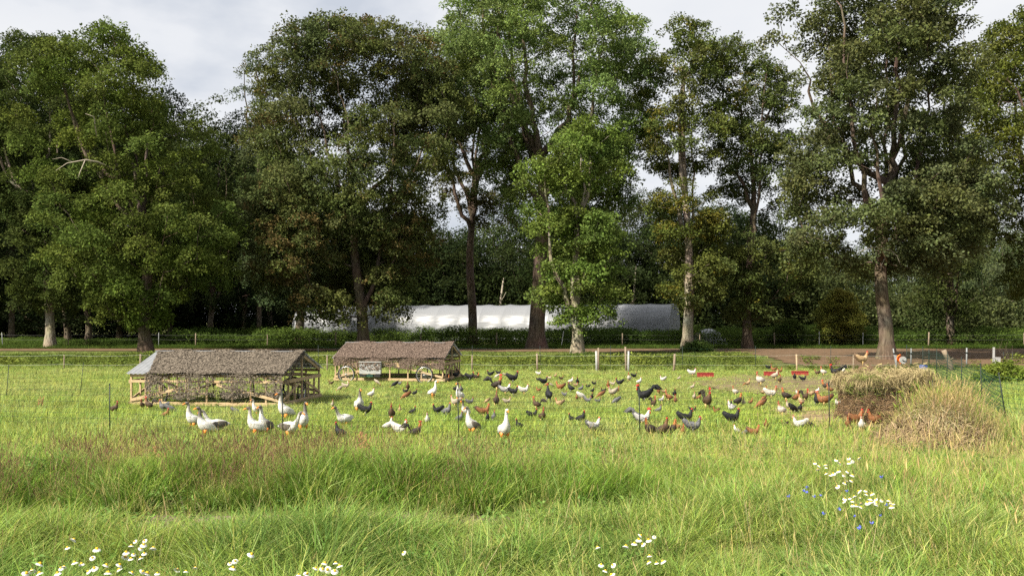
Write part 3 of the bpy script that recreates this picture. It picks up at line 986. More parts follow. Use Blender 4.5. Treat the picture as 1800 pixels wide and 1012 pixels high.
    # wheels
    if second:
        wheel(t, (.52, -.13, .30)); wheel(t, (3.75, -.13, .30)); wheel(t, (L - .5, Wd + .1, .32))
    else:
        wheel(t, (.5, .55, .32)); wheel(t, (L - .16, 2.15, .33), rz=math.pi / 2); wheel(t, (L - .9, Wd + .1, .32))
    # netting
    sl = Vector((0, Wd / 2, ZR - ZE)).normalized()
    nn = Vector((0, -(ZR - ZE), Wd / 2)).normalized()
    def roof_front(u, v):
        v = v * 1.09 - .075
        e0 = net_from * (1 - max(v, 0)) * 1.0 - .04
        x = e0 + u * (L + .08 - e0)
        return Vector((x, v * Wd / 2, ZE + v * (ZR - ZE) + .085 + .02 * math.sin(x * 5 + v * 4))), nn, Vector((1, 0, 0)), sl
    def roof_back(u, v):
        return Vector((u * L, Wd - v * Wd / 2, ZE + v * (ZR - ZE) + .085)), Vector((0, -nn.y, nn.z)), Vector((1, 0, 0)), Vector((0, -sl.y, sl.z))
    def front(u, v):
        x = net_from * .85 - .03 + u * (L + .07 - net_from * .85 + .03)
        zb = drape[0] + (drape[1] - drape[0]) * u + .04 * math.sin(u * 17)
        z = ZE + .07 - v * (ZE - zb)
        y = -.09 - .035 * math.sin(x * 4.2) - .03 * v * math.sin(x * 9)
        return Vector((x, y, z)), Vector((0, -1, .05)), Vector((1, 0, 0)), Vector((0, 0, 1))
    flaps('roof_net', roof_front, 175, 74, lambda u, v: 1, net, t, rs, .034)
    flaps('roof_net', roof_front, 150, 62, lambda u, v: 1, net, t, rs, .036)
    flaps('rear_roof_net', roof_back, 60, 24, lambda u, v: 1, net, t, rs, .085)
    flaps('hanging_net', front, 165, 36, lambda u, v: .36 + .22 * math.sin(u * 19 + v * 3), net, t, rs, .030)
    # mesh cords that carry the scraps
    mb = MB()
    for k in range(9):
        pts = [front(u, k / 8)[0] for u in np.linspace(0, 1, 30)]
        mb.tube(pts, .004, 3, False)
    for k in range(60):
        pts = [front(k / 59, v)[0] for v in np.linspace(0, 1, 6)]
        mb.tube(pts, .004, 3, False)
    c = mb.build('net_cord', net, t); c['kind'] = 'stuff'
    if not second:
        def edge(u, v):
            y = v * Wd / 2
            return Vector((L + .06 + .03 * u, y, ZE + .08 + v * (ZR - ZE) - u * (.12 + .75 * (1 - v) ** 3))), Vector((1, 0, 0)), Vector((0, 0, -1)), Vector((0, 1, 0))
        flaps('gable_net', edge, 12, 34, lambda u, v: .8, net, t, rs, .045)
    return t
NET1 = net_mat('grey_camouflage_net', (.046, .038, .030), (.190, .160, .126))
NET2 = net_mat('brown_camouflage_net', (.060, .043, .034), (.190, .142, .114))
c1 = coop((-11.0, 26.25, 0), math.radians(-6.2), 'near wooden coop under grey camouflage netting with a bare metal roof corner', NET1, .62, (.16, .26), 21)
c2 = coop((-7.2, 37.0, 0), math.radians(-8.0), 'far wooden coop under brown netting with bicycle wheels and a white nest box', NET2, 0.0, (.56, .46), 22, True)
# nest box and trays hung on the far coop's front
nb = MB().box((1.12, -.30, .34), (2.0, -.12, .80)).build('nest_box', WHITEP, c2)
MB().box((1.10, -.34, .80), (2.02, -.10, .825)).build('lid', WHITEP, nb)
rs_ = RS(3)
flaps('hanging_net', lambda u, v: (Vector((1.12 + u * .9, -.315, .36 + v * .44)), Vector((0, -1, 0)), Vector((1, 0, 0)), Vector((0, 0, 1))), 22, 11, lambda u, v: .55 if v > .3 else 0, NET2, c2, rs_, .04)
for k in range(3):
    tr = MB().box((1.14 + k * .30, -.36, .22), (1.40 + k * .30, -.13, .31)).build('tray', mat('dark_green_plastic', (.015, .05, .035), .5) if k == 1 else RUBBER, c2)

# ------------------------------------------------------------------ fences
def net_fence(name, label, posts, material, postm, height=1.02, strands=9, cell=.16, group=None, lean=None, th=.0019, postr=.010):
    """posts: list of (x, y). Electric netting: posts, horizontal strands, upright stays."""
    root = empty(name, (posts[0][0], posts[0][1], 0))
    tag(root, label, 'fence', group)
    O = np.array([posts[0][0], posts[0][1], 0])
    tops, feet = [], []
    for i, (x, y) in enumerate(posts):
        g = float(gz(x, y))
        lx = lean[i] if lean else rnd.uniform(-.03, .03)
        f = np.array([x, y, g - .1]); tp = np.array([x + lx, y + rnd.uniform(-.03, .03), g + height + .06])
        feet.append(f); tops.append(tp)
        p = MB().tube([f - O, tp - O], [postr, postr], 7).build('post', postm, root, True)
        MB().tube([tp - O, tp - O + np.array([0, 0, .035])], [postr * 1.6, postr * 1.2], 7).build('cap', postm, p)
    def at(i, s, h):
        f = feet[i] + (tops[i] - feet[i]) * ((h + .1) / (height + .16))
        g = feet[i + 1] + (tops[i + 1] - feet[i + 1]) * ((h + .1) / (height + .16))
        p = f + (g - f) * s
        p[2] -= .07 * h / height * 4 * s * (1 - s)
        return p - O
    hs = [.04 + (height - .04) * (k / (strands - 1)) ** 1.15 for k in range(strands)]
    for h in hs:
        pts = [at(i, s, h) for i in range(len(posts) - 1) for s in np.linspace(0, 1, 9)[:-1]] + [at(len(posts) - 2, 1, h)]
        MB().tube(pts, th, 4, False).build('strand', material, root)
    mb = MB()
    for i in range(len(posts) - 1):
        ln = np.linalg.norm(feet[i + 1] - feet[i])
        n = max(2, int(ln / cell))
        for k in range(1, n):
            s = k / n
            mb.tube([at(i, s, hs[0]), at(i, s, height * .5), at(i, s, hs[-1])], th * .8, 3, False)
            for h in hs[1:-1]:
                p = at(i, s, h)
                mb.box(p - th * 2.2, p + th * 2.2)
    o = mb.build('netting', material, root); o['kind'] = 'stuff'
    return root
net_fence('net_fence', 'black electric net fence across the meadow in front of the geese', [(-18.6, 22.3), (XD(-90, 21), 21.0), (XD(193, 19.8), 19.8), (XD(498, 19.0), 19.0), (XD(807, 18.7), 18.7), (XD(1125, 19.2), 19.2), (XD(1458, 20.4), 20.4), (XD(1640, 20.8), 20.8)], STRAND, DARKP, th=.0023, postr=.012)
net_fence('net_fence', 'black electric net fence left of the near coop', [(-22, 26.5), (XD(10, 27.6), 27.6), (XD(140, 29.6), 29.6), (-12.0, 31.2)], STRAND, DARKP, lean=[0, .08, .12, .0])
net_fence('net_fence', 'dark green poultry net fence running back beside the grassy mound', [(13.6, 19.4), (XD(1771, 21.6), 21.6), (XD(1727, 26.5), 26.5), (XD(1690, 31), 31), (XD(1664, 35.5), 35.5), (XD(1646, 39.5), 39.5), (XD(1622, 43), 43), (XD(1594, 46), 46)], GSTRAND, DARKP, height=1.15, lean=[-.1, -.22, -.05, 0, .03, 0, 0, 0], cell=.12, strands=11, postr=.016, th=.003)
net_fence('net_fence', 'dark net fence at the back of the hen run behind the wire fence', [(XD(560, 46.5), 46.5), (XD(690, 46), 46), (XD(830, 45.6), 45.6), (XD(950, 45.4), 45.4), (XD(1073, 45.2), 45.2), (XD(1200, 45), 45), (XD(1328, 45), 45), (XD(1460, 45), 45), (XD(1594, 46.4), 46.4)], GSTRAND, DARKP, height=1.12, cell=.3, strands=6, postr=.013)

def wire_fence(name, label, posts, heights, strands, tape=.006, tapem=TAPE):
    """posts: (x, y, height, radius, material, lean)."""
    root = empty(name, (posts[0][0], posts[0][1], 0))
    tag(root, label, 'fence')
    O = Vector(root.location)
    for (x, y, h, r, m, ln) in posts:
        a = Vector((x, y, -.2)) - O; b = Vector((x + ln, y, h)) - O
        mid = a.lerp(b, .5) + Vector((rnd.uniform(-.01, .01), 0, 0))
        MB().tube([a, mid, b], [r, r * .97, r * .9], 8).build('post', m, root, True)
    for h in strands:
        pts = []
        for i in range(len(posts) - 1):
            a = Vector((posts[i][0], posts[i][1], h)) - O; b = Vector((posts[i + 1][0], posts[i + 1][1], h)) - O
            for s in np.linspace(0, 1, 7)[:-1]:
                p = a.lerp(b, s); p.z -= .05 * 4 * s * (1 - s); p.y -= .09
                pts.append(p)
        pts.append(b + Vector((0, -.09, 0)))
        MB().tube(pts, tape, 4, False).build('wire', tapem, root)
    return root
D1 = 44.0
wire_fence('wire_fence', 'low white tape fence on short wooden stakes behind the hen run',
    [(XD(-60, D1), D1, .85, .045, OLDW, 0), (XD(112, D1), D1, .82, .03, OLDW, .02), (XD(246, D1), D1, .85, .05, OLDW, .03), (XD(420, D1), D1, .8, .04, OLDW, 0), (XD(575, D1), D1, .8, .04, OLDW, 0), (XD(830, D1), D1, .8, .04, OLDW, 0), (XD(945, D1), D1, .88, .05, OLDW, -.03),
     (XD(1049, D1), D1, 1.0, .055, WHITEP, -.03), (XD(1053, D1), D1 + .3, 1.14, .05, OLDW, .0), (XD(1101, D1), D1, 1.2, .05, OLDW, -.05), (XD(1104, D1), D1 - .2, 1.0, .05, WHITEP, 0), (XD(1184, D1), D1, .86, .06, OLDW, .06), (XD(1401, D1), D1, .84, .045, PINE2, -.03), (XD(1500, D1), D1, .8, .035, OLDW, 0), (XD(1575, D1), D1, .8, .03, GREYP, 0)], None, (.36, .80), .0045)
D2 = 82.0
wire_fence('wire_fence', 'far wire fence with thin stakes between the track and the weeds',
    [(XD(x, D2), D2, h, r, m, l) for x, h, r, m, l in [(-40, 1.2, .05, OLDW, 0), (5, 1.35, .035, GREYP, -.1), (120, 1.2, .04, OLDW, 0), (279, 1.35, .035, GREYP, 0), (344, 1.3, .06, OLDW, 0), (470, 1.2, .05, OLDW, 0), (590, 1.4, .07, OLDW, 0), (740, 1.2, .05, OLDW, 0), (873, 1.35, .06, OLDW, 0), (986, 1.5, .035, GREYP, .25), (1094, 1.3, .05, OLDW, 0), (1230, 1.2, .05, OLDW, 0), (1361, 1.35, .07, OLDW, 0), (1440, 1.45, .04, WHITEP, 0), (1517, 1.35, .035, GREYP, 0), (1632, 1.4, .07, OLDW, .05), (1800, 1.3, .05, OLDW, 0), (1900, 1.3, .05, OLDW, 0)]], None, (.75, 1.15), .006, mat('dull_wire', (.10, .10, .09), .5))
# loose stakes in the dug soil at the right
for px, py, h, r, m, lx, lab in [
        (1576, 646, 1.0, .035, GREYP, -.18, 'leaning grey plastic stake left of the orange fence reel'),
        (1601, 648, 1.05, .03, GREYP, .02, 'upright grey stake just right of the orange fence reel'),
        (1633, 648, 1.0, .028, DARKP, .0, 'thin dark green stake behind the blue bucket'),
        (1699, 645, 1.02, .04, GREYP, .01, 'grey round stake standing alone on the bare soil right of the leaning log'),
        (1764, 640, .7, .022, DARKP, .0, 'short dark stake on the soil right of the white box post'),
        (1779, 642, .75, .022, DARKP, .02, 'short dark stake nearest the right edge on the soil')]:
    p = W(px, py)
    t = empty('fence_stake', p); tag(t, lab, 'stake', 'loose stakes on the dug soil')
    MB().tube([(0, 0, -.2), (lx * .5, 0, h * .5), (lx, 0, h)], [r, r, r * .95], 8).build('shaft', m, t, True)
    MB().tube([(lx * .75, -.01, h * .72), (lx * .78, -.01, h * .78)], [r * 1.6, r * 1.6], 8).build('insulator', DARKP, t, True)
p = W(1668, 652)
t = empty('log_post', p); tag(t, 'thick leaning log post with sawn top beside the green net', 'post')
MB().tube([(.15, 0, -.2), (.06, 0, .35), (-.12, .02, .75), (-.25, .02, 1.02)], [.12, .125, .115, .12], 10).build('log', OLDW, t, True)
MB().tube([(.02, -.1, .55), (.12, -.18, .66)], [.035, .02], 6).build('branch_stub', OLDW, t, True)
# fence reel
p = W(1586, 648)
t = empty('fence_reel', p); tag(t, 'orange and white electric fence reel hanging at the soil edge', 'reel')
def disc(mb, y, r, th, n=24, z=.45):
    return mb.tube([(0, y, z), (0, y + th, z)], [r, r], n)
disc(MB(), -.10, .19, .02).build('flange', WHITEP, t)
disc(MB(), .06, .19, .02).build('flange', mat('orange_plastic', (.75, .16, .02), .45), t)
disc(MB(), -.08, .12, .14).build('drum', mat('orange_plastic', (.75, .16, .02), .45), t)
MB().tube([(-.05, -.13, .45), (.08, -.14, .40), (.10, -.2, .40)], .018, 6).build('crank', RUBBER, t, True)
MB().tube([(-.2, .03, .38), (-.27, .03, .52), (-.2, .03, .66), (-.08, .03, .72)], .035, 7).build('carrying_handle', mat('orange_plastic', (.75, .16, .02), .45), t, True)
MB().tube([(0, .09, -.15), (0, .09, .62)], .018, 6).build('stand', GREYP, t, True)
# white box on white post
p = W(1748, 641)
t = empty('box_post', p); tag(t, 'white plastic box fixed low on a white post on the soil', 'post box')
MB().beam((-.06, 0, -.2), (-.03, 0, .98), .10, .06).build('post', WHITEP, t)
MB().box((-.10, -.16, .06), (.26, .0, .40)).build('box', WHITEP, t)
MB().box((-.115, -.17, .40), (.275, .01, .43)).build('lid', WHITEP, t)
# blue bucket
p = W(1623, 655)
t = empty('bucket', p); tag(t, 'blue plastic bucket behind the hay heap', 'bucket')
BL = mat('blue_plastic', (.02, .06, .24), .45, noise=.1)
MB().tube([(0, 0, 0), (0, 0, .02), (0, 0, .36), (0, 0, .38), (0, 0, .34), (0, 0, .05)], [.13, .15, .19, .2, .18, .14], 20).build('tub', BL, t, True)
MB().tube([(.2 * math.cos(a), .02, .36 - .16 * math.sin(a)) for a in np.linspace(0, math.pi, 12)], .006, 5).build('handle', SPIKE, t, True)
# red troughs
RED = mat('red_plastic', (.25, .032, .027), .6, noise=.3, nscale=9)
for px, py, w, lab in [(1240, 663, .68, 'single red feed trough left of the other two'), (1356, 661, .62, 'middle red feed trough with hens crowding its front'), (1406, 660, .70, 'red feed trough nearest the hay heap with a pale hen on it')]:
    p = W(px, py)
    t = empty('feed_trough', p, rnd.uniform(-.08, .08)); tag(t, lab, 'trough', 'red feed troughs')
    h = .19
    for y in (-.12, .12):
        MB().box((-w / 2, y - .01, 0), (w / 2, y + .01, h)).build('side_panel', RED, t)
    for x in (-w / 2 + .01, w / 2 - .01):
        MB().box((x - .012, -.108, .002), (x + .012, .108, h - .004)).build('end_panel', RED, t)
    MB().box((-w / 2 + .024, -.108, .02), (w / 2 - .024, .108, .03)).build('floor_panel', RED, t)
    for x in (-w * .25, 0, w * .25):
        MB().box((x - .012, -.142, .01), (x + .012, -.132, h - .01)).build('rib', RED, t)
    MB().box((-w / 2 - .015, -.15, h), (w / 2 + .015, -.105, h + .018)).box((-w / 2 - .015, .105, h), (w / 2 + .015, .15, h + .018)).build('rim', RED, t)
# bird box on the tallest oak
t = empty('bird_box', (XD(955, 79.2), 79.2, ZD(541, 79.2))); tag(t, 'small dark bird box on the thick trunk of the tallest oak', 'bird box')
BW = mat('dark_stained_wood', (.035, .03, .025), .8)
MB().box((-.13, -.12, -.2), (.13, .12, .18)).build('box', BW, t)
MB().beam((0, -.2, .17), (0, .16, .27), .34, .03, (1, 0, 0)).build('roof', BW, t)
MB().tube([(0, -.121, .05), (0, -.126, .05)], .03, 10).build('entrance', RUBBER, t)
MB().beam((-.3, .05, -.05), (-.12, .05, -.05), .05, .05).build('bracket', BW, t)
# grey sheet over a heap
p = Vector((XD(1245, 88), 88, 0))
V, F = [], []
for i in range(13):
    for j in range(9):
        x, y = (i / 12 - .5) * 3.6, (j / 8 - .5) * 2.2
        r = max(0, 1 - (x / 1.8) ** 2) * max(0, 1 - (y / 1.1) ** 2)
        V.append((x, y, r ** .5 * 1.55 + float(vnoise(x, y, .5, 2)) * .15 * r))
for i in range(12):
    for j in range(8):
        q = i * 9 + j; F.append((q, q + 9, q + 10, q + 1))
t = link('covered_heap', mesh_np('covered_heap', V, F), None, mat('grey_sheet', (.34, .35, .37), .5, noise=.1), True); t.location = p
tag(t, 'low heap under a grey sheet among the weeds left of the narrow dark trunk', 'heap')

# ------------------------------------------------------------------ hay heap and grassy mound
def straw_sprays(seed, n=26, ln=.28, wd=.006, droop=1.0, up=0.0, spread=.09):
    res = []
    for k in range(4):
        rs = RS(seed + k)
        V, F, S = [], [], []
        for i in range(n):
            a = rs.uniform(0, 6.28)
            b = np.array([rs.normal() * spread, rs.normal() * spread, 0])
            dr = np.array([math.cos(a) * rs.uniform(.2, 1), math.sin(a) * rs.uniform(.2, 1), up + rs.normal() * .35])
            L = ln * rs.uniform(.5, 1.2)
            s = np.cross(dr, [0, 0, 1.]); s /= np.linalg.norm(s) + 1e-6
            w = wd * rs.uniform(.7, 1.4)
            p0, p1 = b, b + dr * L * .5
            p2 = p1 + dr * L * .4 + np.array([0, 0, -droop * L * .35])
            q = len(V)
            V += [p0 - s * w, p0 + s * w, p1 + s * w, p1 - s * w, p2 + s * w * .3, p2 - s * w * .3]
            F += [(q, q + 1, q + 2, q + 3), (q + 3, q + 2, q + 4, q + 5)]
            c = rs.uniform(.6, 1.25)
            S += [(c, c * rs.uniform(.94, 1.02), c * rs.uniform(.85, 1.05))] * 6
        res.append((np.array(V), np.array(F), np.array(S)))
    return res
STRAWM = leaf_mat('dry_straw', transl=.15, gloss=0)
HAYB = mat('packed_hay', (.085, .057, .033), .95, col2=(.26, .185, .11), nscale=7, bump=.9, bscale=22, stretch=(1, 1, 2.5), spec=.05)

def heap_surface(shape, nu=64, nv=26):
    V = []
    for j in range(nv + 1):
        t = j / nv
        for i in range(nu):
            a = 2 * math.pi * i / nu
            V.append(shape(a, t))
    V = np.array(V)
    F = []
    for j in range(nv):
        for i in range(nu):
            k = (i + 1) % nu
            F.append((j * nu + i, j * nu + k, (j + 1) * nu + k, (j + 1) * nu + i))
    F.append(tuple(nv * nu + i for i in range(nu)))
    return V, F
def sample_faces(V, F, n, rs):
    q = np.array([f for f in F if len(f) == 4])
    a, b, c, d = (V[q[:, i]] for i in range(4))
    N = np.cross(c - a, d - b)
    ar = np.linalg.norm(N, axis=1) + 1e-9
    pk = rs.choice(len(q), n, p=ar / ar.sum())
    u, v = rs.uniform(size=(n, 1)), rs.uniform(size=(n, 1))
    P = a[pk] * (1 - u) * (1 - v) + b[pk] * u * (1 - v) + c[pk] * u * v + d[pk] * (1 - u) * v
    return P, N[pk] / ar[pk][:, None]
def tilt_rot(N, rs, amt=1.0):
    """euler angles that lean +Z of a spray toward the surface normal N."""
    R = []
    for n in N:
        v = Vector(tuple(n * amt + np.array([0, 0, 1 - amt]))).normalized()
        q = v.to_track_quat('Z', 'Y') @ Euler((0, 0, rs.uniform(0, 6.28))).to_quaternion()
        R.append(tuple(q.to_euler()))
    return np.array(R)

HAYC = W(1581, 748); HAYC.y += .9
def hay_shape(a, t):
    # foot to shoulder to flat top, undercut below the shoulder, left end slumps outward at the foot
    prof = np.interp(t, [0, .12, .35, .55, .68, .78, .88, 1.0], [1.0, .95, .91, .90, .94, .96, .90, .15])
    z = np.interp(t, [0, .12, .35, .55, .68, .78, .88, 1.0], [-.05, .12, .46, .78, .96, 1.06, 1.12, 1.15])
    ca, sa = math.cos(a), math.sin(a)
    rx = .96 * np.sign(ca) * abs(ca) ** .62; ry = .95 * np.sign(sa) * abs(sa) ** .62
    n = float(vnoise(a * 3 + 5, t * 6, .6, 4)) - .5 + .6 * (float(vnoise(a * 9, t * 14, .7, 6)) - .5)
    slump = max(0, -ca) ** 2 * max(0, 1 - t / .5) * .08
    k = prof * (1 + .16 * n) + slump
    return (rx * k, ry * k, z + .10 * n + (.08 * ca if t > .6 else 0))
V, F = heap_surface(hay_shape)
hay = link('hay_heap', mesh_np('hay_heap', V, F), None, HAYB, True)
hay.location = HAYC
tag(hay, 'big weathered hay heap with overhanging thatch-like top and undercut brown front', 'hay heap')
rs = RS(77)
P, N = sample_faces(V, F, 3400, rs)
cl = np.where((P[:, 2] > .88)[:, None], np.array([.37, .31, .17]), np.array([.21, .145, .085])) * rs.uniform(.6, 1.15, (len(P), 1))
grn = (P[:, 2] > .8) & (vnoise(P[:, 0], P[:, 1], .4, 2) > .72)
cl[grn] = np.array([.17, .20, .06]) * rs.uniform(.7, 1.2, (grn.sum(), 1))
thatch = scatter('straw', straw_sprays(51, 28, .20, .0045), P, tilt_rot(N, rs, .9), np.repeat(rs.uniform(.6, 1.25, (len(P), 1)), 3, 1), cl, rs.randint(0, 4, len(P)), STRAWM, hay)
# fringe hanging over the shoulder
n = 900
a = rs.uniform(0, 2 * math.pi, n)
FP = np.array([hay_shape(x, rs.uniform(.74, .92)) for x in a])
fr = scatter('fringe', straw_sprays(61, 34, .24, .0042, 1.5, .05), FP, np.stack([rs.normal(size=n) * .25, rs.normal(size=n) * .25, rs.uniform(0, 6.28, n)], 1), np.repeat(rs.uniform(.4, 1.2, (n, 1)), 3, 1),
             np.array([.36, .30, .16]) * rs.uniform(.5, 1.2, (n, 1)), rs.randint(0, 4, n), STRAWM, hay)
# dark earth heap behind on which the pale hen stands
EC = W(1545, 690); 
def earth_shape(a, t):
    ca, sa = math.cos(a), math.sin(a)
    n = float(vnoise(a * 4, t * 5, .8, 12)) - .5
    k = (1 - t ** 1.6 * .85) * (1 + .3 * n)
    return (.85 * ca * k, .8 * sa * k, 1.14 * t - .05 + .06 * n)
V2, F2 = heap_surface(earth_shape, 40, 14)
eh = link('earth_heap', mesh_np('earth_heap', V2, F2), None, SOIL, True)
EC = Vector((XD(1522, 28.2), 28.2, 0)); eh.location = EC
tag(eh, 'dark earth heap behind the hay heap with a buff hen on top', 'earth heap')

MC = W(1690, 792); MC.y += .9
def mound_shape(a, t):
    ca, sa = math.cos(a), math.sin(a)
    n = float(vnoise(a * 3 + 2, t * 5, .7, 14)) - .5
    k = (1 - t ** 1.7 * .85) * (1 + .28 * n)
    left = max(0, -ca) ** 3 * max(0, 1 - t * 1.5) * .25
    return (.95 * ca * (k + left), .9 * sa * k, .80 * t - .05 + .08 * n)
V3, F3 = heap_surface(mound_shape, 48, 16)
md_ = link('grassy_mound', mesh_np('grassy_mound', V3, F3), None, HAYB, True)
md_.location = MC
tag(md_, 'mound of old hay overgrown with tall seeding grass at the right', 'mound')
P, N = sample_faces(V3, F3, 2200, rs)
low = P[:, 2] < .45
cl = np.where(low[:, None], np.array([.34, .26, .155]), np.array([.38, .33, .19])) * rs.uniform(.55, 1.15, (len(P), 1))
scatter('straw', straw_sprays(71, 24, .30), P, tilt_rot(N, rs, .8), np.repeat(rs.uniform(.6, 1.2, (len(P), 1)), 3, 1), cl, rs.randint(0, 4, len(P)), STRAWM, md_)
# loose hay lump at its foot
LC = W(1600, 788)
def lump_shape(a, t):
    ca, sa = math.cos(a), math.sin(a)
    n = float(vnoise(a * 3 + 9, t * 5, .6, 24)) - .5
    k = (1 - t ** 1.8 * .85) * (1 + .3 * n)
    return (.55 * ca * k + .12 * t, .45 * sa * k, (.36 + .08 * ca) * t - .04)
V4, F4 = heap_surface(lump_shape, 32, 10)
lp = link('hay_lump', mesh_np('hay_lump', V4, F4), None, HAYB, True); lp.location = LC
tag(lp, 'loose lump of pale hay at the left foot of the grassy mound', 'hay')
P, N = sample_faces(V4, F4, 700, rs)
scatter('straw', straw_sprays(81, 24, .22), P, tilt_rot(N, rs, .8), np.repeat(rs.uniform(.6, 1.1, (len(P), 1)), 3, 1), np.array([.34, .26, .15]) * rs.uniform(.6, 1.15, (len(P), 1)), rs.randint(0, 4, len(P)), STRAWM, lp)

# ------------------------------------------------------------------ grass
def blades(seed, n, R, h, w, curve=.5, seg=3, seedhead=0.0, hcol=(2.0, 1.4, 1.2), hsize=.012, lean=.25):
    """a tuft: n blades, base colour slightly paler low down; some carry a seed head."""
    res = []
    for k in range(4):
        rs = RS(seed + k)
        V, F, S = [], [], []
        for i in range(n):
            r = R * math.sqrt(rs.uniform())
            a = rs.uniform(0, 6.28)
            b = np.array([r * math.cos(a), r * math.sin(a), -.03])
            da = a + rs.normal() * .9
            dr = np.array([math.cos(da), math.sin(da), 0])
            H = h * rs.uniform(.55, 1.15)
            ln = rs.uniform(0, lean) + r / max(R, .01) * .15
            cv = curve * rs.uniform(.2, 1.3)
            s = np.array([-dr[1], dr[0], 0]); tw = rs.normal() * .8
            s = s * math.cos(tw) + dr * math.sin(tw)
            wd = w * rs.uniform(.6, 1.3)
            c = rs.uniform(.55, 1.4)
            cc = np.array([c * rs.uniform(.85, 1.2), c, c * rs.uniform(.7, 1.25)])
            stalk = rs.uniform() < seedhead
            if stalk: wd *= .45; cv *= .4; H *= 1.35; cc = cc * np.array([1.5, 1.2, 1.3])
            q = len(V)
            for m in range(seg + 1):
                t = m / seg
                p = b + np.array([0, 0, H * (t - .18 * cv * t ** 3)]) + dr * H * (ln * t + cv * .75 * t ** 2.4)
                ww = wd * (1 - t ** 1.6) if not stalk else wd
                if m == seg and not stalk: ww = wd * .08
                V += [p - s * ww, p + s * ww]
                S += [tuple(cc)] * 2
            for m in range(seg):
                F.append((q + 2 * m, q + 2 * m + 1, q + 2 * m + 3, q + 2 * m + 2))
            if stalk:
                d = (V[-1] + V[-2]) / 2 - (V[-3] + V[-4]) / 2; d /= np.linalg.norm(d) + 1e-9
                top = (V[-1] + V[-2]) / 2
                L = H * rs.uniform(.14, .26)
                for cr2 in (s, np.cross(d, s)):
                    q = len(V)
                    hw = hsize * rs.uniform(.6, 1.3)
                    V += [top - d * L * .5, top + cr2 * hw, top + d * L * .6, top - cr2 * hw]
                    S += [tuple(np.array(hcol) * c)] * 4
                    F.append((q, q + 1, q + 2, q + 3))
        res.append((np.array(V), np.array(F), np.array(S)))
    return res

def fpoints(n, d0, d1, rs, margin=1.3, power=1.0, extra=1.5):
    """points over the wedge of meadow in front of the camera, evenly per area."""
    u = rs.uniform(size=n)
    d = np.sqrt(d0 ** 2 + u * (d1 ** 2 - d0 ** 2)) if power == 1 else d0 + (d1 - d0) * u
    hw = 900 / FPX * d * margin + extra
    return rs.uniform(-1, 1, n) * hw, d

def lay(name, label, templates, x, y, hs, col, rs, cat='grass', tilt=.12, material=None, dz=0.0, wide=1.0):
    n = len(x)
    pos = np.stack([x, y, gz(x, y) + dz], 1)
    rot = np.stack([rs.normal(size=n) * tilt, rs.normal(size=n) * tilt, rs.uniform(0, 6.28, n)], 1)
    s = np.stack([hs ** .5 * wide, hs ** .5 * wide, hs], 1)
    o = scatter(name, templates, pos, rot, s, col, rs.randint(0, 4, n), material or GRASS)
    tag(o, label, cat, kind='stuff')
    return o
def blend(a, b, t):
    return np.array(a)[None] * (1 - t[:, None]) + np.array(b)[None] * t[:, None]
LIME = (.315, .420, .092); FRESH = (.215, .340, .080); DEEP = (.105, .190, .048); STRAWC = (.46, .40, .23); PALE = (.375, .425, .145); RUST = (.24, .17, .105)
def inside_heap(x, y, k=.9):
    a = ((x - HAYC.x) / (1.25 * k)) ** 2 + ((y - HAYC.y) / (1.05 * k)) ** 2 < 1
    b = ((x - MC.x) / (1.15 * k)) ** 2 + ((y - MC.y) / (.95 * k)) ** 2 < 1
    return a | b

# near meadow, tall and lush
rs = RS(201)
x, y = fpoints(13500, 4.8, 13.0, rs, extra=1.0)
ditch = np.exp(-((y - 11.75 - .25 * np.sin(x * .5)) / .55) ** 2) * (1 - sstep(-1, 4.5, x))
keep = rs.uniform(size=len(x)) > np.clip(ditch * .95 + .35 * (vnoise(x, y, .6, 8) > .6) * sstep(9.5, 11, y), 0, .97)
x, y = x[keep], y[keep]
nn_ = vnoise(x, y, 1.6, 1) * .6 + vnoise(x, y, .5, 2) * .4
nn_ = np.clip((nn_ - .5) * 1.7 + .5 + (vnoise(x, y, .28, 7) - .5) * .5, 0, 1.2)
hs = (.20 + 1.1 * nn_) * (1 - .84 * sstep(9.9, 11.0, y) * (1 - sstep(-2.6, 1, x))) * (1 + .25 * sstep(2, 6, x))
col = blend(FRESH, LIME, np.clip(vnoise(x, y, 1.1, 4) * 1.5 - .25, 0, 1))
col = col * (.68 + .40 * vnoise(x, y, .35, 6))[:, None]
st = rs.uniform(size=len(x)) < .16 + .14 * sstep(1, 7, x)
col[st] = np.array(PALE) * rs.uniform(.8, 1.2, (st.sum(), 1))
lay('near_grass', 'tall fresh green grass nearest the camera', blades(211, 16, .13, .44, .0076, 1.15), x, y, hs, col, rs)
# stalks with seed heads over the near meadow
x, y = fpoints(4200, 5.2, 17.5, rs)
k = rs.uniform(size=len(x)) < .22 + .78 * sstep(0, 6, x)
x, y = x[k], y[k]
col = blend(PALE, STRAWC, rs.uniform(size=len(x)))
lay('seeding_grass', 'thin straw coloured seeding grass stalks in the tall grass', blades(221, 7, .12, .42, .0022, .3, 3, .75, (1.2, 1.1, .95), .004), x, y, rs.uniform(.6, 1.25, len(x)), col, rs, tilt=.16)
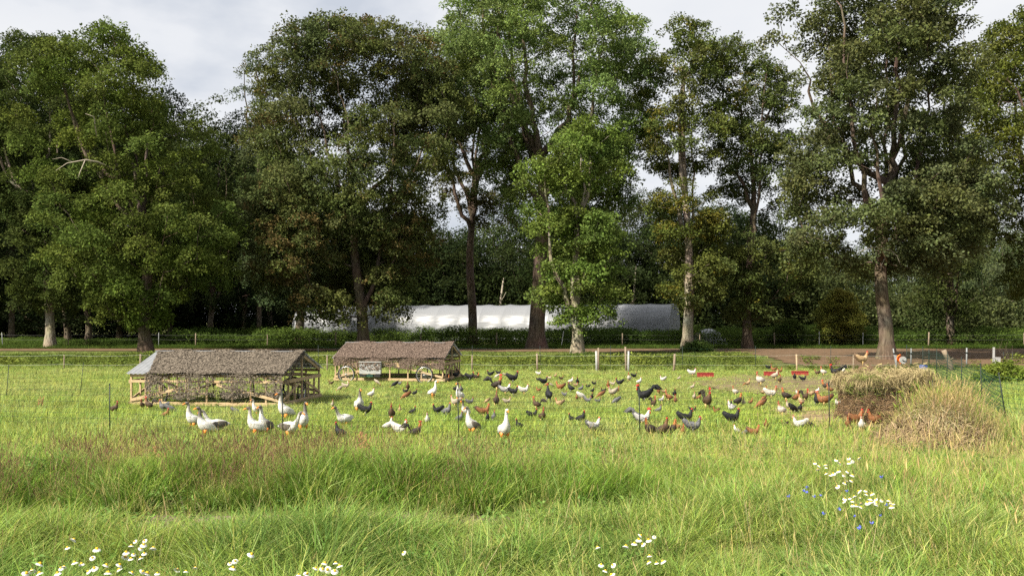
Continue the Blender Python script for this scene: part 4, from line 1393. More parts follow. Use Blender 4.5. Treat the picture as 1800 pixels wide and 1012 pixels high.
# broad leaved herbs in the near meadow
def herb_sprays(seed, n=16, R=.12, ln=.11, wd=.05, h=.3):
    res = []
    for k in range(4):
        r_ = RS(seed + k)
        a = r_.uniform(0, 6.28, n); r = R * np.sqrt(r_.uniform(size=n)); z = h * r_.uniform(.1, 1, n)
        p = np.stack([r * np.cos(a) * (.4 + .6 * z / h), r * np.sin(a) * (.4 + .6 * z / h), z], 1)
        d = np.stack([np.cos(a), np.sin(a), r_.normal(size=n) * .4 + .1], 1)
        res.append(leaf_quads(p, d, np.array([0, 0, 1.]) + r_.normal(size=(n, 3)) * .35, ln * r_.uniform(.6, 1.2, n), wd * r_.uniform(.6, 1.2, n), r_))
    return res
HERB = herb_sprays(231, 22, .10, .065, .028, .24)
x, y = fpoints(2600, 5.0, 18.0, rs)
k = vnoise(x, y, 1.3, 11) > .45
x, y = x[k], y[k]
lay('meadow_herbs', 'low broad leaved herbs among the near grass', HERB, x, y, rs.uniform(.6, 1.5, len(x)), blend(DEEP, FRESH, rs.uniform(size=len(x))), rs, cat='herbs')
# bank beyond the ditch: tall dark tussocks with rusty heads
x, y = fpoints(12500, 12.1, 18.6, rs, extra=1.0)
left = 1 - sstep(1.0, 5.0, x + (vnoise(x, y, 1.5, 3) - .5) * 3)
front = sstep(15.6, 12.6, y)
nn_ = vnoise(x, y, 1.9, 21) * .45 + vnoise(x, y, .6, 22) * .55
hs = np.interp(y, [12, 13, 14.3, 15.5, 16.6, 18.6], [.52, .56, .36, .22, .16, .15]) * (.36 + 1.05 * np.clip((nn_ - .5) * 1.8 + .5, 0, 1.1)) * (.70 + .30 * np.maximum(left, sstep(3, 7, x))) / .46
k = ~inside_heap(x, y, .8)
shaded_front = left * front * (rs.uniform(size=len(x)) < .75)
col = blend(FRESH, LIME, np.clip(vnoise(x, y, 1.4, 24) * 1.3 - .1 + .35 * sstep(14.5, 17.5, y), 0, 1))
col = col * (1 - shaded_front[:, None]) + (np.array([.125, .215, .034]) * (.75 + .5 * vnoise(x, y, .7, 27))[:, None]) * shaded_front[:, None]  # darker bank tussocks, deepened to paint in the shade of the bank face
col = col * (.82 + .36 * vnoise(x, y, .4, 26))[:, None]
pl = rs.uniform(size=len(x)) < .12 + .12 * sstep(2, 8, x)
col[pl] = np.array(PALE) * rs.uniform(.75, 1.15, (pl.sum(), 1))
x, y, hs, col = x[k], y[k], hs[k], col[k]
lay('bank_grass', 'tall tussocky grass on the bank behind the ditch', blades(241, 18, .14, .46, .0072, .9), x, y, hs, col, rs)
x, y = fpoints(2900, 12.3, 16.2, rs, extra=1.0)
k = (rs.uniform(size=len(x)) < (1 - sstep(-3.0, 1.5, x)) * sstep(.38, .62, vnoise(x, y, 1.0, 31)) + .06)
x, y = x[k], y[k]
lay('rusty_grass', 'rust brown flowering grass and sorrel along the bank', blades(251, 12, .16, .36, .0018, .22, 3, .9, (1.0, .92, .9), .0045), x, y, rs.uniform(.7, 1.2, len(x)), np.array(RUST) * rs.uniform(.7, 1.3, (len(x), 1)), rs)
# hen run: short sunlit sward
x, y = fpoints(24000, 17.0, 46.5, rs, margin=1.2)
soil = np.exp(-(((x - 13) / 6.0) ** 2 + ((y - 35.5) / 4.5) ** 2)) * 1.1 + np.exp(-(((x - 8.3) / 2.4) ** 2 + ((y - 22.6) / 2.0) ** 2)) * 1.1
bare = vnoise(x, y, 2.2, 41) * .5 + vnoise(x, y, .8, 42) * .5
k = (rs.uniform(size=len(x)) > soil * .92) & ~inside_heap(x, y)
outl = 1 - sstep(-13.5, -10.5, x - (y - 20) * .0)
hs = (.5 + .75 * bare) * (1 + .7 * outl) * (1 + .55 * sstep(25, 21, y) + .35 * sstep(-2, -8, x)) * (1 - .3 * sstep(25, 29, y))
rgt = sstep(.50, .56, x / (y + .1)); hs = hs * (1 + 1.2 * rgt)
col = blend(LIME, PALE, np.clip(vnoise(x, y, 3.2, 44) * 1.2 - .1 + .15 * sstep(26, 36, y), 0, 1)) * (.84 + .32 * vnoise(x, y, .6, 45))[:, None]
dk = rs.uniform(size=len(x)) < .16
col[dk] = np.array(FRESH) * rs.uniform(.8, 1.2, (dk.sum(), 1))
col = col * (1 - soil * .0)[:, None]
x, y, hs, col = x[k], y[k], hs[k], col[k]
lay('run_grass', 'short sunlit yellow green grass of the hen run', blades(261, 30, .24, .17, .008, .8), x, y, hs, col, rs, wide=1.15)
# thin sward that greens the trodden soil
x, y = fpoints(9000, 28, 45, rs, margin=1.1)
k = (x > 3) & (vnoise(x, y, 1.3, 47) > .42)
x, y = x[k], y[k]
lay('sparse_grass', 'sparse grass tufts on the trodden soil', blades(271, 16, .16, .10, .007, .8), x, y, rs.uniform(.5, 1.3, len(x)), np.array(PALE) * rs.uniform(.7, 1.1, (len(x), 1)), rs)
# weedy strip behind the hen run up to the track
WEED = herb_sprays(281, 34, .30, .17, .085, .55)
x, y = fpoints(9500, 44.5, 70.0, rs, margin=1.15)
k = (900 + x / y * FPX < 1290 + 110 * vnoise(x, y, 3, 53)) | ((vnoise(x, y, 2, 52) > .9) & (y < 60)) | ((y < 46.6))
x, y = x[k], y[k]
hs = (.45 + .75 * vnoise(x, y, 2.6, 54)) * (.75 + .5 * vnoise(x, y, 9, 55)) * (1 - .78 * sstep(52, 62, y)) * np.where(y < 47, .6, 1)
col = blend((.085, .125, .026), (.15, .18, .036), np.clip(vnoise(x, y, 3.0, 56) * 1.4 - .2, 0, 1)) * rs.uniform(.8, 1.2, (len(x), 1))
lay('track_weeds', 'weedy green strip between the hen run and the track', WEED, x, y, hs, col, rs, cat='weeds', material=LEAF)
x, y = fpoints(7000, 44.5, 69.5, rs, margin=1.15)
k = (900 + x / y * FPX < 1300 + 90 * vnoise(x, y, 3, 53))
x, y = x[k], y[k]
lay('strip_grass', 'meadow grass in the strip before the track', blades(291, 30, .32, .30, .011, .7), x, y, rs.uniform(.5, 1.2, len(x)) * (1 - .6 * sstep(54, 64, y)), blend(FRESH, PALE, rs.uniform(size=len(x))), rs)
# grass verge and tall weeds behind the track
x = rs.uniform(-75, 75, 9000); y = rs.uniform(78.3, 84, 9000)
lay('verge_grass', 'dark green verge along the far side of the track', blades(301, 30, .40, .34, .016, .7), x, y, rs.uniform(.5, 1.2, len(x)), np.array([.075, .12, .024]) * rs.uniform(.75, 1.2, (len(x), 1)), rs)
TALLW = herb_sprays(311, 46, .42, .22, .10, 1.5)
x = rs.uniform(-80, 80, 8500); y = rs.uniform(83.2, 97, 8500)
px_ = 900 + x / y * FPX
hs = (.40 + .6 * vnoise(x, y, 4, 61) + .45 * vnoise(x, y, 1.3, 64)) * np.where(px_ < 300, .45, 1.0) * np.where((px_ > 1360), 1.12, 1.0)
col = blend((.060, .100, .022), (.10, .145, .030), vnoise(x, y, 5, 62)) * rs.uniform(.75, 1.2, (len(x), 1))
lay('tall_weeds', 'bed of tall nettles and weeds before the tunnel and the wood', TALLW, x, y, hs, col, rs, cat='weeds', material=LEAF)
# undergrowth that closes the view under the far trees
UNDER = oak_sprays(321, 40, 1.0, .34, .22)
SHADED = (.009, .014, .005)  # lowered again: the wood's black shade put into the undergrowth colour
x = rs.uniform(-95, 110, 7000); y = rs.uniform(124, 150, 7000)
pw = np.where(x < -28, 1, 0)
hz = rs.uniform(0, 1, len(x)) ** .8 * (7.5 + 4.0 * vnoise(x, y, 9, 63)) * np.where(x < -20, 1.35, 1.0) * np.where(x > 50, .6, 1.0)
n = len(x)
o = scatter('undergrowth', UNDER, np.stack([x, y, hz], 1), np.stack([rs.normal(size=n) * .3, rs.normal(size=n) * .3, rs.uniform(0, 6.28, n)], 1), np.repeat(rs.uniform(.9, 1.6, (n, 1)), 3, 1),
            np.where((x < -20)[:, None], np.array(SHADED), blend(DARK, (.075, .09, .034), sstep(20, 60, x))) * rs.uniform(.7, 1.2, (n, 1)), rs.randint(0, 4, n), LEAF)
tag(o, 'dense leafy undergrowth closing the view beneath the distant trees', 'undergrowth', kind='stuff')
# tall seeding grass on and round the mound
n = 900
a = rs.uniform(0, 6.28, n); r = np.sqrt(rs.uniform(size=n)) * 1.0
x = MC.x + .16 + r * np.cos(a) * 1.05; y = MC.y + r * np.sin(a) * .75
zm = np.maximum(0, .80 * (1 - (r / 1.15) ** 1.6))
pos = np.stack([x, y, gz(x, y) + np.where(r < 1.15, zm - .1, 0)], 1) - np.array(MC)[None]
col = blend((.33, .33, .16), (.46, .40, .25), np.clip(rs.uniform(size=n), 0, 1)); g = rs.uniform(size=n) < .24; col[g] = np.array(FRESH) * rs.uniform(.8, 1.2, (g.sum(), 1))
o = scatter('seeding_grass', blades(331, 14, .09, .46, .0036, .6, 3, .3, (1.3, 1.15, .95), .0055), pos, np.stack([rs.normal(size=n) * .2, rs.normal(size=n) * .2 + .1, rs.uniform(0, 6.28, n)], 1),
            np.repeat((rs.uniform(.35, 1.2, (n, 1)) * np.where(r < .7, .98, .7)[:, None]), 3, 1), col, rs.randint(0, 4, n), GRASS, md_)
# ripe plumes at the right
n = 90
x = rs.uniform(4.6, 9.2, n); y = rs.uniform(8.6, 15.5, n)
k = x / y < .62; x, y = x[k], y[k]
lay('plume_grass', 'pale ripe grass plumes standing above the tall grass at the right', blades(341, 3, .08, .62, .0028, .2, 3, 1.0, (1.2, 1.02, .85), .007), x, y, rs.uniform(.7, 1.15, len(x)), np.array(STRAWC) * rs.uniform(.9, 1.2, (len(x), 1)), rs, tilt=.15)

# ------------------------------------------------------------------ birds
def loft(rings, n=14):
    """rings: (x, z, half width, half height, y) along the spine; a closed smooth body."""
    C = np.array([(r[0], r[4] if len(r) > 4 else 0, r[1]) for r in rings], float)
    T = np.gradient(C, axis=0); T /= np.linalg.norm(T, axis=1)[:, None] + 1e-9
    V = []
    ang = np.linspace(0, 2 * np.pi, n, endpoint=False)
    for i, r in enumerate(rings):
        t = T[i]
        side = np.array([-t[1], t[0], 0]); 
        if np.linalg.norm(side) < .2: side = np.array([0, 1., 0])
        side = np.array([0, 1., 0]) if abs(t[1]) < .02 else side / np.linalg.norm(side)
        up = np.cross(t, side); up /= np.linalg.norm(up)
        V += [C[i] + r[2] * math.cos(a) * side + r[3] * math.sin(a) * up for a in ang]
    F = []
    m = len(rings)
    for i in range(m - 1):
        for j in range(n):
            k = (j + 1) % n
            F.append((i * n + j, i * n + k, (i + 1) * n + k, (i + 1) * n + j))
    F.append(tuple(range(n - 1, -1, -1))); F.append(tuple((m - 1) * n + j for j in range(n)))
    return np.array(V), F
def refine(rings, k=3):
    """smooth interpolation between the rings."""
    R = np.array([list(r) + [0] * (5 - len(r)) for r in rings], float)
    out = []
    n = len(R)
    for i in range(n - 1):
        p0, p1, p2, p3 = R[max(i - 1, 0)], R[i], R[i + 1], R[min(i + 2, n - 1)]
        for j in range(k):
            t = j / k
            q = .5 * ((2 * p1) + (-p0 + p2) * t + (2 * p0 - 5 * p1 + 4 * p2 - p3) * t * t + (-p0 + 3 * p1 - 3 * p2 + p3) * t ** 3)
            q[2:4] = np.maximum(q[2:4], .004)
            out.append((*q, (i + t) / (n - 1)))
    out.append((*R[-1], 1.0))
    return out

HEN = {
 'stand': [(-.235, .365, .008, .03), (-.20, .335, .028, .055), (-.14, .285, .06, .07), (-.07, .235, .085, .095), (.01, .215, .092, .10), (.075, .23, .08, .09), (.118, .275, .055, .06), (.138, .325, .037, .042), (.15, .37, .028, .03), (.163, .397, .025, .026), (.182, .402, .014, .016), (.19, .40, .006, .008)],
 'upright': [(-.19, .20, .01, .03), (-.165, .215, .03, .05), (-.115, .22, .06, .075), (-.055, .225, .085, .10), (.01, .245, .09, .105), (.06, .29, .075, .085), (.085, .345, .05, .055), (.095, .395, .034, .038), (.10, .435, .027, .029), (.112, .462, .025, .025), (.13, .466, .014, .016), (.138, .464, .006, .008)],
 'peck': [(-.225, .385, .008, .03), (-.195, .36, .03, .055), (-.135, .31, .06, .075), (-.06, .255, .085, .095), (.015, .215, .09, .10), (.08, .18, .075, .08), (.135, .145, .05, .052), (.175, .11, .034, .036), (.205, .075, .027, .028), (.222, .055, .024, .024), (.236, .043, .013, .014), (.241, .038, .006, .007)],
}
GOOSE = {
 'tall': [(-.33, .20, .012, .02), (-.28, .225, .05, .045), (-.19, .26, .10, .095), (-.09, .29, .135, .135), (.02, .345, .138, .14), (.09, .43, .108, .11), (.125, .53, .068, .07), (.135, .63, .046, .048), (.13, .71, .039, .042), (.14, .775, .038, .042), (.175, .81, .042, .044), (.212, .805, .031, .033), (.225, .80, .02, .022)],
 'lean': [(-.36, .33, .012, .02), (-.30, .34, .05, .045), (-.20, .34, .105, .10), (-.08, .325, .145, .145), (.04, .33, .145, .15), (.14, .37, .115, .115), (.21, .44, .07, .072), (.265, .53, .046, .05), (.305, .62, .038, .042), (.33, .68, .037, .041), (.37, .705, .040, .042), (.405, .695, .030, .032), (.42, .69, .02, .022)],
}
FEATHER = None
def feather_mat():
    m, nt, o = new_mat('feathers')
    a = nt.nodes.new('ShaderNodeAttribute'); a.attribute_type = 'GEOMETRY'; a.attribute_name = 'plumage'
    tcn = nt.nodes.new('ShaderNodeTexCoord')
    n = nt.nodes.new('ShaderNodeTexVoronoi'); n.inputs['Scale'].default_value = 55
    nt.links.new(tcn.outputs['Object'], n.inputs['Vector'])
    mr = nt.nodes.new('ShaderNodeMapRange'); mr.inputs[1].default_value = 0; mr.inputs[2].default_value = .7; mr.inputs[3].default_value = 1.08; mr.inputs[4].default_value = .8
    nt.links.new(n.outputs['Distance'], mr.inputs[0])
    mx = nt.nodes.new('ShaderNodeMix'); mx.data_type = 'RGBA'; mx.blend_type = 'MULTIPLY'; mx.inputs[0].default_value = 1
    nt.links.new(a.outputs['Color'], mx.inputs[6]); nt.links.new(mr.outputs[0], mx.inputs[7])
    bp = nt.nodes.new('ShaderNodeBump'); bp.inputs['Strength'].default_value = .5; bp.inputs['Distance'].default_value = .01
    nt.links.new(n.outputs['Distance'], bp.inputs['Height'])
    b = nt.nodes.new('ShaderNodeBsdfPrincipled'); b.inputs['Roughness'].default_value = .6; b.inputs['Specular IOR Level'].default_value = .25
    nt.links.new(mx.outputs[2], b.inputs['Base Color']); nt.links.new(bp.outputs[0], b.inputs['Normal'])
    nt.links.new(b.outputs[0], o.inputs[0])
    return m
FEATHER = feather_mat()
COMB = mat('red_comb', (.42, .025, .022), .5)
BEAK = mat('horn_beak', (.42, .30, .14), .5)
SHANK = mat('yellow_shank', (.45, .32, .12), .6)
GREYSH = mat('slate_shank', (.12, .12, .12), .6)
BILL = mat('orange_bill', (.72, .22, .035), .45)
EYE = mat('dark_eye', (.01, .01, .01), .15, spec=.6)

# tail, rump/body, breast, hackle, head ; speckle
PLUM = {
 'black':      [(.012, .013, .015), (.014, .014, .016), (.014, .014, .015), (.018, .017, .017), (.02, .018, .018), .25],
 'ginger':     [(.07, .035, .02), (.22, .090, .034), (.20, .085, .032), (.28, .115, .042), (.26, .10, .04), .4],
 'white':      [(0.491, 0.472, 0.425), (0.566, 0.543, 0.491), (0.548, 0.524, 0.472), (0.566, 0.533, 0.472), (0.548, 0.500, 0.444), .14],
 'cream':      [(0.288, 0.240, 0.176), (0.384, 0.328, 0.248), (0.360, 0.304, 0.224), (0.368, 0.296, 0.208), (0.344, 0.272, 0.192), .2],
 'dark brown': [(.03, .022, .016), (.075, .045, .026), (.085, .048, .026), (.15, .075, .03), (.10, .05, .03), .4],
 'black and ginger': [(.018, .016, .015), (.035, .025, .018), (.06, .032, .018), (.36, .14, .035), (.32, .12, .035), .3],
 'grey':       [(.10, .10, .105), (.13, .13, .135), (.15, .15, .15), (.12, .12, .125), (.10, .10, .10), .3],
 'barred grey and white': [(.10, .10, .10), (.38, .37, .36), (.42, .41, .39), (.62, .60, .56), (.60, .57, .53), .75],
 'white and brown': [(0.480, 0.448, 0.400), (0.528, 0.480, 0.416), (0.480, 0.400, 0.320), (0.288, 0.152, 0.072), (0.272, 0.136, 0.064), .3],
 'buff':       [(.14, .09, .05), (.38, .26, .14), (.40, .29, .17), (.34, .19, .085), (.30, .15, .07), .3],
 'goose white':      [(0.566, 0.556, 0.510), (0.658, 0.646, 0.600), (0.679, 0.658, 0.612), (0.679, 0.662, 0.623), (0.658, 0.623, 0.566), .14],
 'goose grey head':  [(0.566, 0.556, 0.521), (0.623, 0.612, 0.566), (0.658, 0.640, 0.600), (0.521, 0.487, 0.431), (0.136, 0.116, 0.096), .15],
 'goose saddle':     [(0.521, 0.510, 0.487), (0.566, 0.556, 0.521), (0.658, 0.646, 0.612), (0.658, 0.640, 0.600), (0.152, 0.132, 0.112), .15],
 'goose grey neck':  [(0.566, 0.556, 0.521), (0.589, 0.577, 0.544), (0.658, 0.646, 0.612), (0.136, 0.120, 0.104), (0.120, 0.104, 0.088), .15],
}
MESHES = {}
def body_mesh(species, pose, plum):
    key = (species, pose, plum)
    if key in MESHES: return MESHES[key]
    rings = refine((HEN if species == 'hen' else GOOSE)[pose], 3)
    V, F = loft([r[:5] for r in rings], 14)
    me = mesh_np('body', V, F)
    pal = PLUM[plum]
    rs = RS(abs(hash(plum)) % 1000 if False else sum(map(ord, plum + pose)))
    col = []
    for r in rings:
        t = r[5]
        if species == 'hen':
            c = np.array([np.interp(t, [0, .22, .30, .48, .56, .62, .80, .86, 1], [pal[0][k], pal[0][k], pal[1][k], pal[1][k], pal[2][k], pal[3][k], pal[3][k], pal[4][k], pal[4][k]]) for k in range(3)])
        else:
            c = np.array([np.interp(t, [0, .2, .40, .48, .56, .72, .82, 1], [pal[0][k], pal[1][k], pal[1][k], pal[2][k], pal[3][k], pal[3][k] * .5 + pal[4][k] * .5, pal[4][k], pal[4][k]]) for k in range(3)])
        for j in range(14):
            s = 1 + pal[5] * (rs.uniform() - .5) * 1.4
            if plum.startswith('barred') and t < .66: s = 1.5 if rs.uniform() < .5 else .45
            col.append(c * s)
    at = me.attributes.new('plumage', 'FLOAT_VECTOR', 'POINT')
    at.data.foreach_set('vector', np.array(col, np.float32).ravel())
    me.materials.append(FEATHER)
    me.polygons.foreach_set('use_smooth', [True] * len(me.polygons))
    MESHES[key] = me
    return me
def part_mesh(key, fn, material, colour=None):
    if key in MESHES: return MESHES[key]
    mb = MB(); fn(mb)
    me = mb.mesh(key[1] if isinstance(key, tuple) else key)
    if colour is not None:
        at = me.attributes.new('plumage', 'FLOAT_VECTOR', 'POINT')
        at.data.foreach_set('vector', np.array([colour] * len(me.vertices), np.float32).ravel())
    me.materials.append(material)
    me.polygons.foreach_set('use_smooth', [True] * len(me.polygons))
    MESHES[key] = me
    return me
def plate(mb, pts, th):
    """a thin upright plate from an outline in the x-z plane."""
    n = len(pts)
    mb.add([(x, -th, z) for x, z in pts] + [(x, th, z) for x, z in pts], [tuple(range(n - 1, -1, -1)), tuple(range(n, 2 * n))] + [(i, (i + 1) % n, n + (i + 1) % n, n + i) for i in range(n)])
def wing_fn(species, side, pose):
    def f(mb):
        R = refine((HEN if species == 'hen' else GOOSE)[pose], 1)
        a, b = R[1 if species == 'hen' else 1], R[5 if species == 'hen' else 5]
        k = 1 if species == 'hen' else 1.6
        rings = []
        for t in np.linspace(0, 1, 8):
            i = t * 3.6 + 1.2
            i0 = int(i); u = i - i0
            q = np.array(R[i0][:5]) * (1 - u) + np.array(R[min(i0 + 1, len(R) - 1)][:5]) * u
            w = math.sin(math.pi * (.08 + .86 * t)) ** .7
            rings.append((q[0], q[1] + .012 * k, .012 * k * w + .002, .055 * k * w + .004, side * (q[2] * .93 + .004)))
        v, fc = loft(rings, 10)
        mb.add(v, fc)
    return f
def cockerel_tail(mb):
    rs = RS(4)
    for k in range(9):
        y = rs.uniform(-.025, .025)
        L = rs.uniform(.8, 1.25)
        c = [(-.15, y, .28), (-.20, y * 1.5, .36), (-.26 * L, y * 2, .44 * (.85 + .15 * L)), (-.34 * L, y * 2.4, .43 * (.8 + .1 * k / 9)), (-.38 * L, y * 2.6, .34)]
        c = np.array(c)
        n = 5
        w = [.012, .02, .024, .018, .004]
        V, F = [], []
        for i, p in enumerate(c):
            t = c[min(i + 1, n - 1)] - c[max(i - 1, 0)]; t /= np.linalg.norm(t)
            u = np.cross(t, [0, 1, 0])
            for s_, yy in ((-1, .004), (1, .004), (1, -.004), (-1, -.004)):
                V.append(tuple(p + u * s_ * w[i] + np.array([0, yy, 0])))
        for i in range(n - 1):
            for j in range(4):
                q = (j + 1) % 4
                F.append((i * 4 + j, i * 4 + q, i * 4 + 4 + q, i * 4 + 4 + j))
        mb.add(V, F)
BIRDS = []
def bird(species, pose, plum, loc, rz, scale, cock=False, detail=True):
    root = empty(('goose' if species == 'goose' else ('rooster' if cock else 'hen')), loc, rz)
    root.scale = (scale,) * 3
    def kid(nm, me):
        o = bpy.data.objects.new(nm, me); COL.objects.link(o); o.parent = root
        return o
    kid('body', body_mesh(species, pose, plum))
    R = refine((HEN if species == 'hen' else GOOSE)[pose], 1)
    hd = R[-3]; tip = R[-1]
    hx, hz = hd[0], hd[1]
    dx, dz = tip[0] - hx, tip[1] - hz
    L = math.hypot(dx, dz); ux, uz = dx / L, dz / L
    vx, vz = -uz, ux
    pal = PLUM[plum]
    if species == 'hen':
        big = 1.7 if cock else 1.0
        def beak(mb): mb.tube([(tip[0] - ux * .012, 0, tip[1] - uz * .012), (tip[0] + ux * .014, 0, tip[1] + uz * .014 - .003), (tip[0] + ux * .026, 0, tip[1] + uz * .026 - .010)], [.011, .007, .001], 7)
        kid('beak', part_mesh(('b', 'beak', pose), beak, BEAK))
        def comb(mb):
            o = [(-.016, .016), (-.03, .040), (-.012, .034), (-.006, .056), (.006, .036), (.014, .052), (.02, .034), (.032, .036), (.03, .014)]
            plate(mb, [(hx + ux * a * big + vx * b * big, hz + uz * a * big + vz * b * big) for a, b in o], .006)
        kid('comb', part_mesh(('c', 'comb', pose, cock), comb, COMB))
        def wattle(mb):
            for s in (-1, 1):
                mb.tube([(hx + ux * .022 - vx * .012, s * .008, hz + uz * .022 - vz * .012), (hx + ux * .022 - vx * .028 * big, s * .010, hz + uz * .022 - vz * .028 * big), (hx + ux * .02 - vx * .042 * big, s * .009, hz + uz * .02 - vz * .042 * big)], [.006, .012, .004], 6)
        kid('wattle', part_mesh(('w', 'wattle', pose, cock), wattle, COMB))
        lx, sh = (.01, .15)
        for s in (-1, 1):
            def leg(mb, s=s):
                mb.tube([(0, s * .045, .165), (.012, s * .045, .10), (.0, s * .045, .085), (.004, s * .045, .006)], [.030, .016, .009, .008], 6)
                for da in (-.5, 0, .5, 3.14):
                    l = .05 if da != 3.14 else .025
                    mb.tube([(.004, s * .045, .008), (.004 + math.cos(da) * l, s * .045 + math.sin(da) * l, .004)], [.006, .003], 4)
            kid('leg', part_mesh(('l', 'leg', s, plum in ('black', 'grey')), leg, GREYSH if plum in ('black', 'grey') else SHANK))
            kid('wing', part_mesh(('g', 'wing', s, pose, plum), wing_fn('hen', s, pose), FEATHER, np.array(pal[1]) * .82))
            if detail:
                def eye(mb, s=s): mb.tube([(hx + ux * .012 + vx * .004, s * (hd[2] * .93), hz + uz * .012 + vz * .004), (hx + ux * .012 + vx * .004, s * (hd[2] * .93 + .006), hz + uz * .012 + vz * .004)], [.006, .003], 8)
                kid('eye', part_mesh(('e', 'eye', s, pose), eye, EYE))
        if cock:
            kid('tail', part_mesh(('t', 'tail', plum), cockerel_tail, FEATHER, np.array(pal[0]) * .9))
    else:
        def bill(mb): mb.tube([(tip[0] - ux * .02, 0, tip[1] - uz * .02 + .004), (tip[0] + ux * .03, 0, tip[1] + uz * .03), (tip[0] + ux * .06, 0, tip[1] + uz * .06 - .012), (tip[0] + ux * .075, 0, tip[1] + uz * .075 - .02)], [.026, .021, .016, .006], 9)
        kid('bill', part_mesh(('gb', 'bill', pose), bill, BILL))
        for s in (-1, 1):
            def leg(mb, s=s):
                mb.tube([(0, s * .075, .24), (.02, s * .075, .15), (-.01, s * .075, .12), (.0, s * .075, .01)], [.06, .03, .017, .014], 7)
                mb.add([(-.02, s * .075 - .012, .012), (.10, s * .075 - .05, .006), (.115, s * .075, .008), (.10, s * .075 + .05, .006), (-.02, s * .075 + .012, .012), (.0, s * .075, .03)], [(0, 1, 2, 5), (5, 2, 3, 4), (0, 5, 4)])
            kid('leg', part_mesh(('gl', 'leg', s), leg, BILL))
            wc = np.array((.11, .095, .08)) if plum in ('goose saddle',) else np.array(pal[1]) * .93
            kid('wing', part_mesh(('gg', 'wing', s, pose, plum), wing_fn('goose', s, pose), FEATHER, wc))
            def eye(mb, s=s): mb.tube([(hx + ux * .012 + vx * .006, s * (hd[2] * .95), hz + uz * .012 + vz * .006), (hx + ux * .012 + vx * .006, s * (hd[2] * .95 + .006), hz + uz * .012 + vz * .006)], [.008, .004], 8)
            kid('eye', part_mesh(('ge', 'eye', s, pose), eye, EYE))
    return root

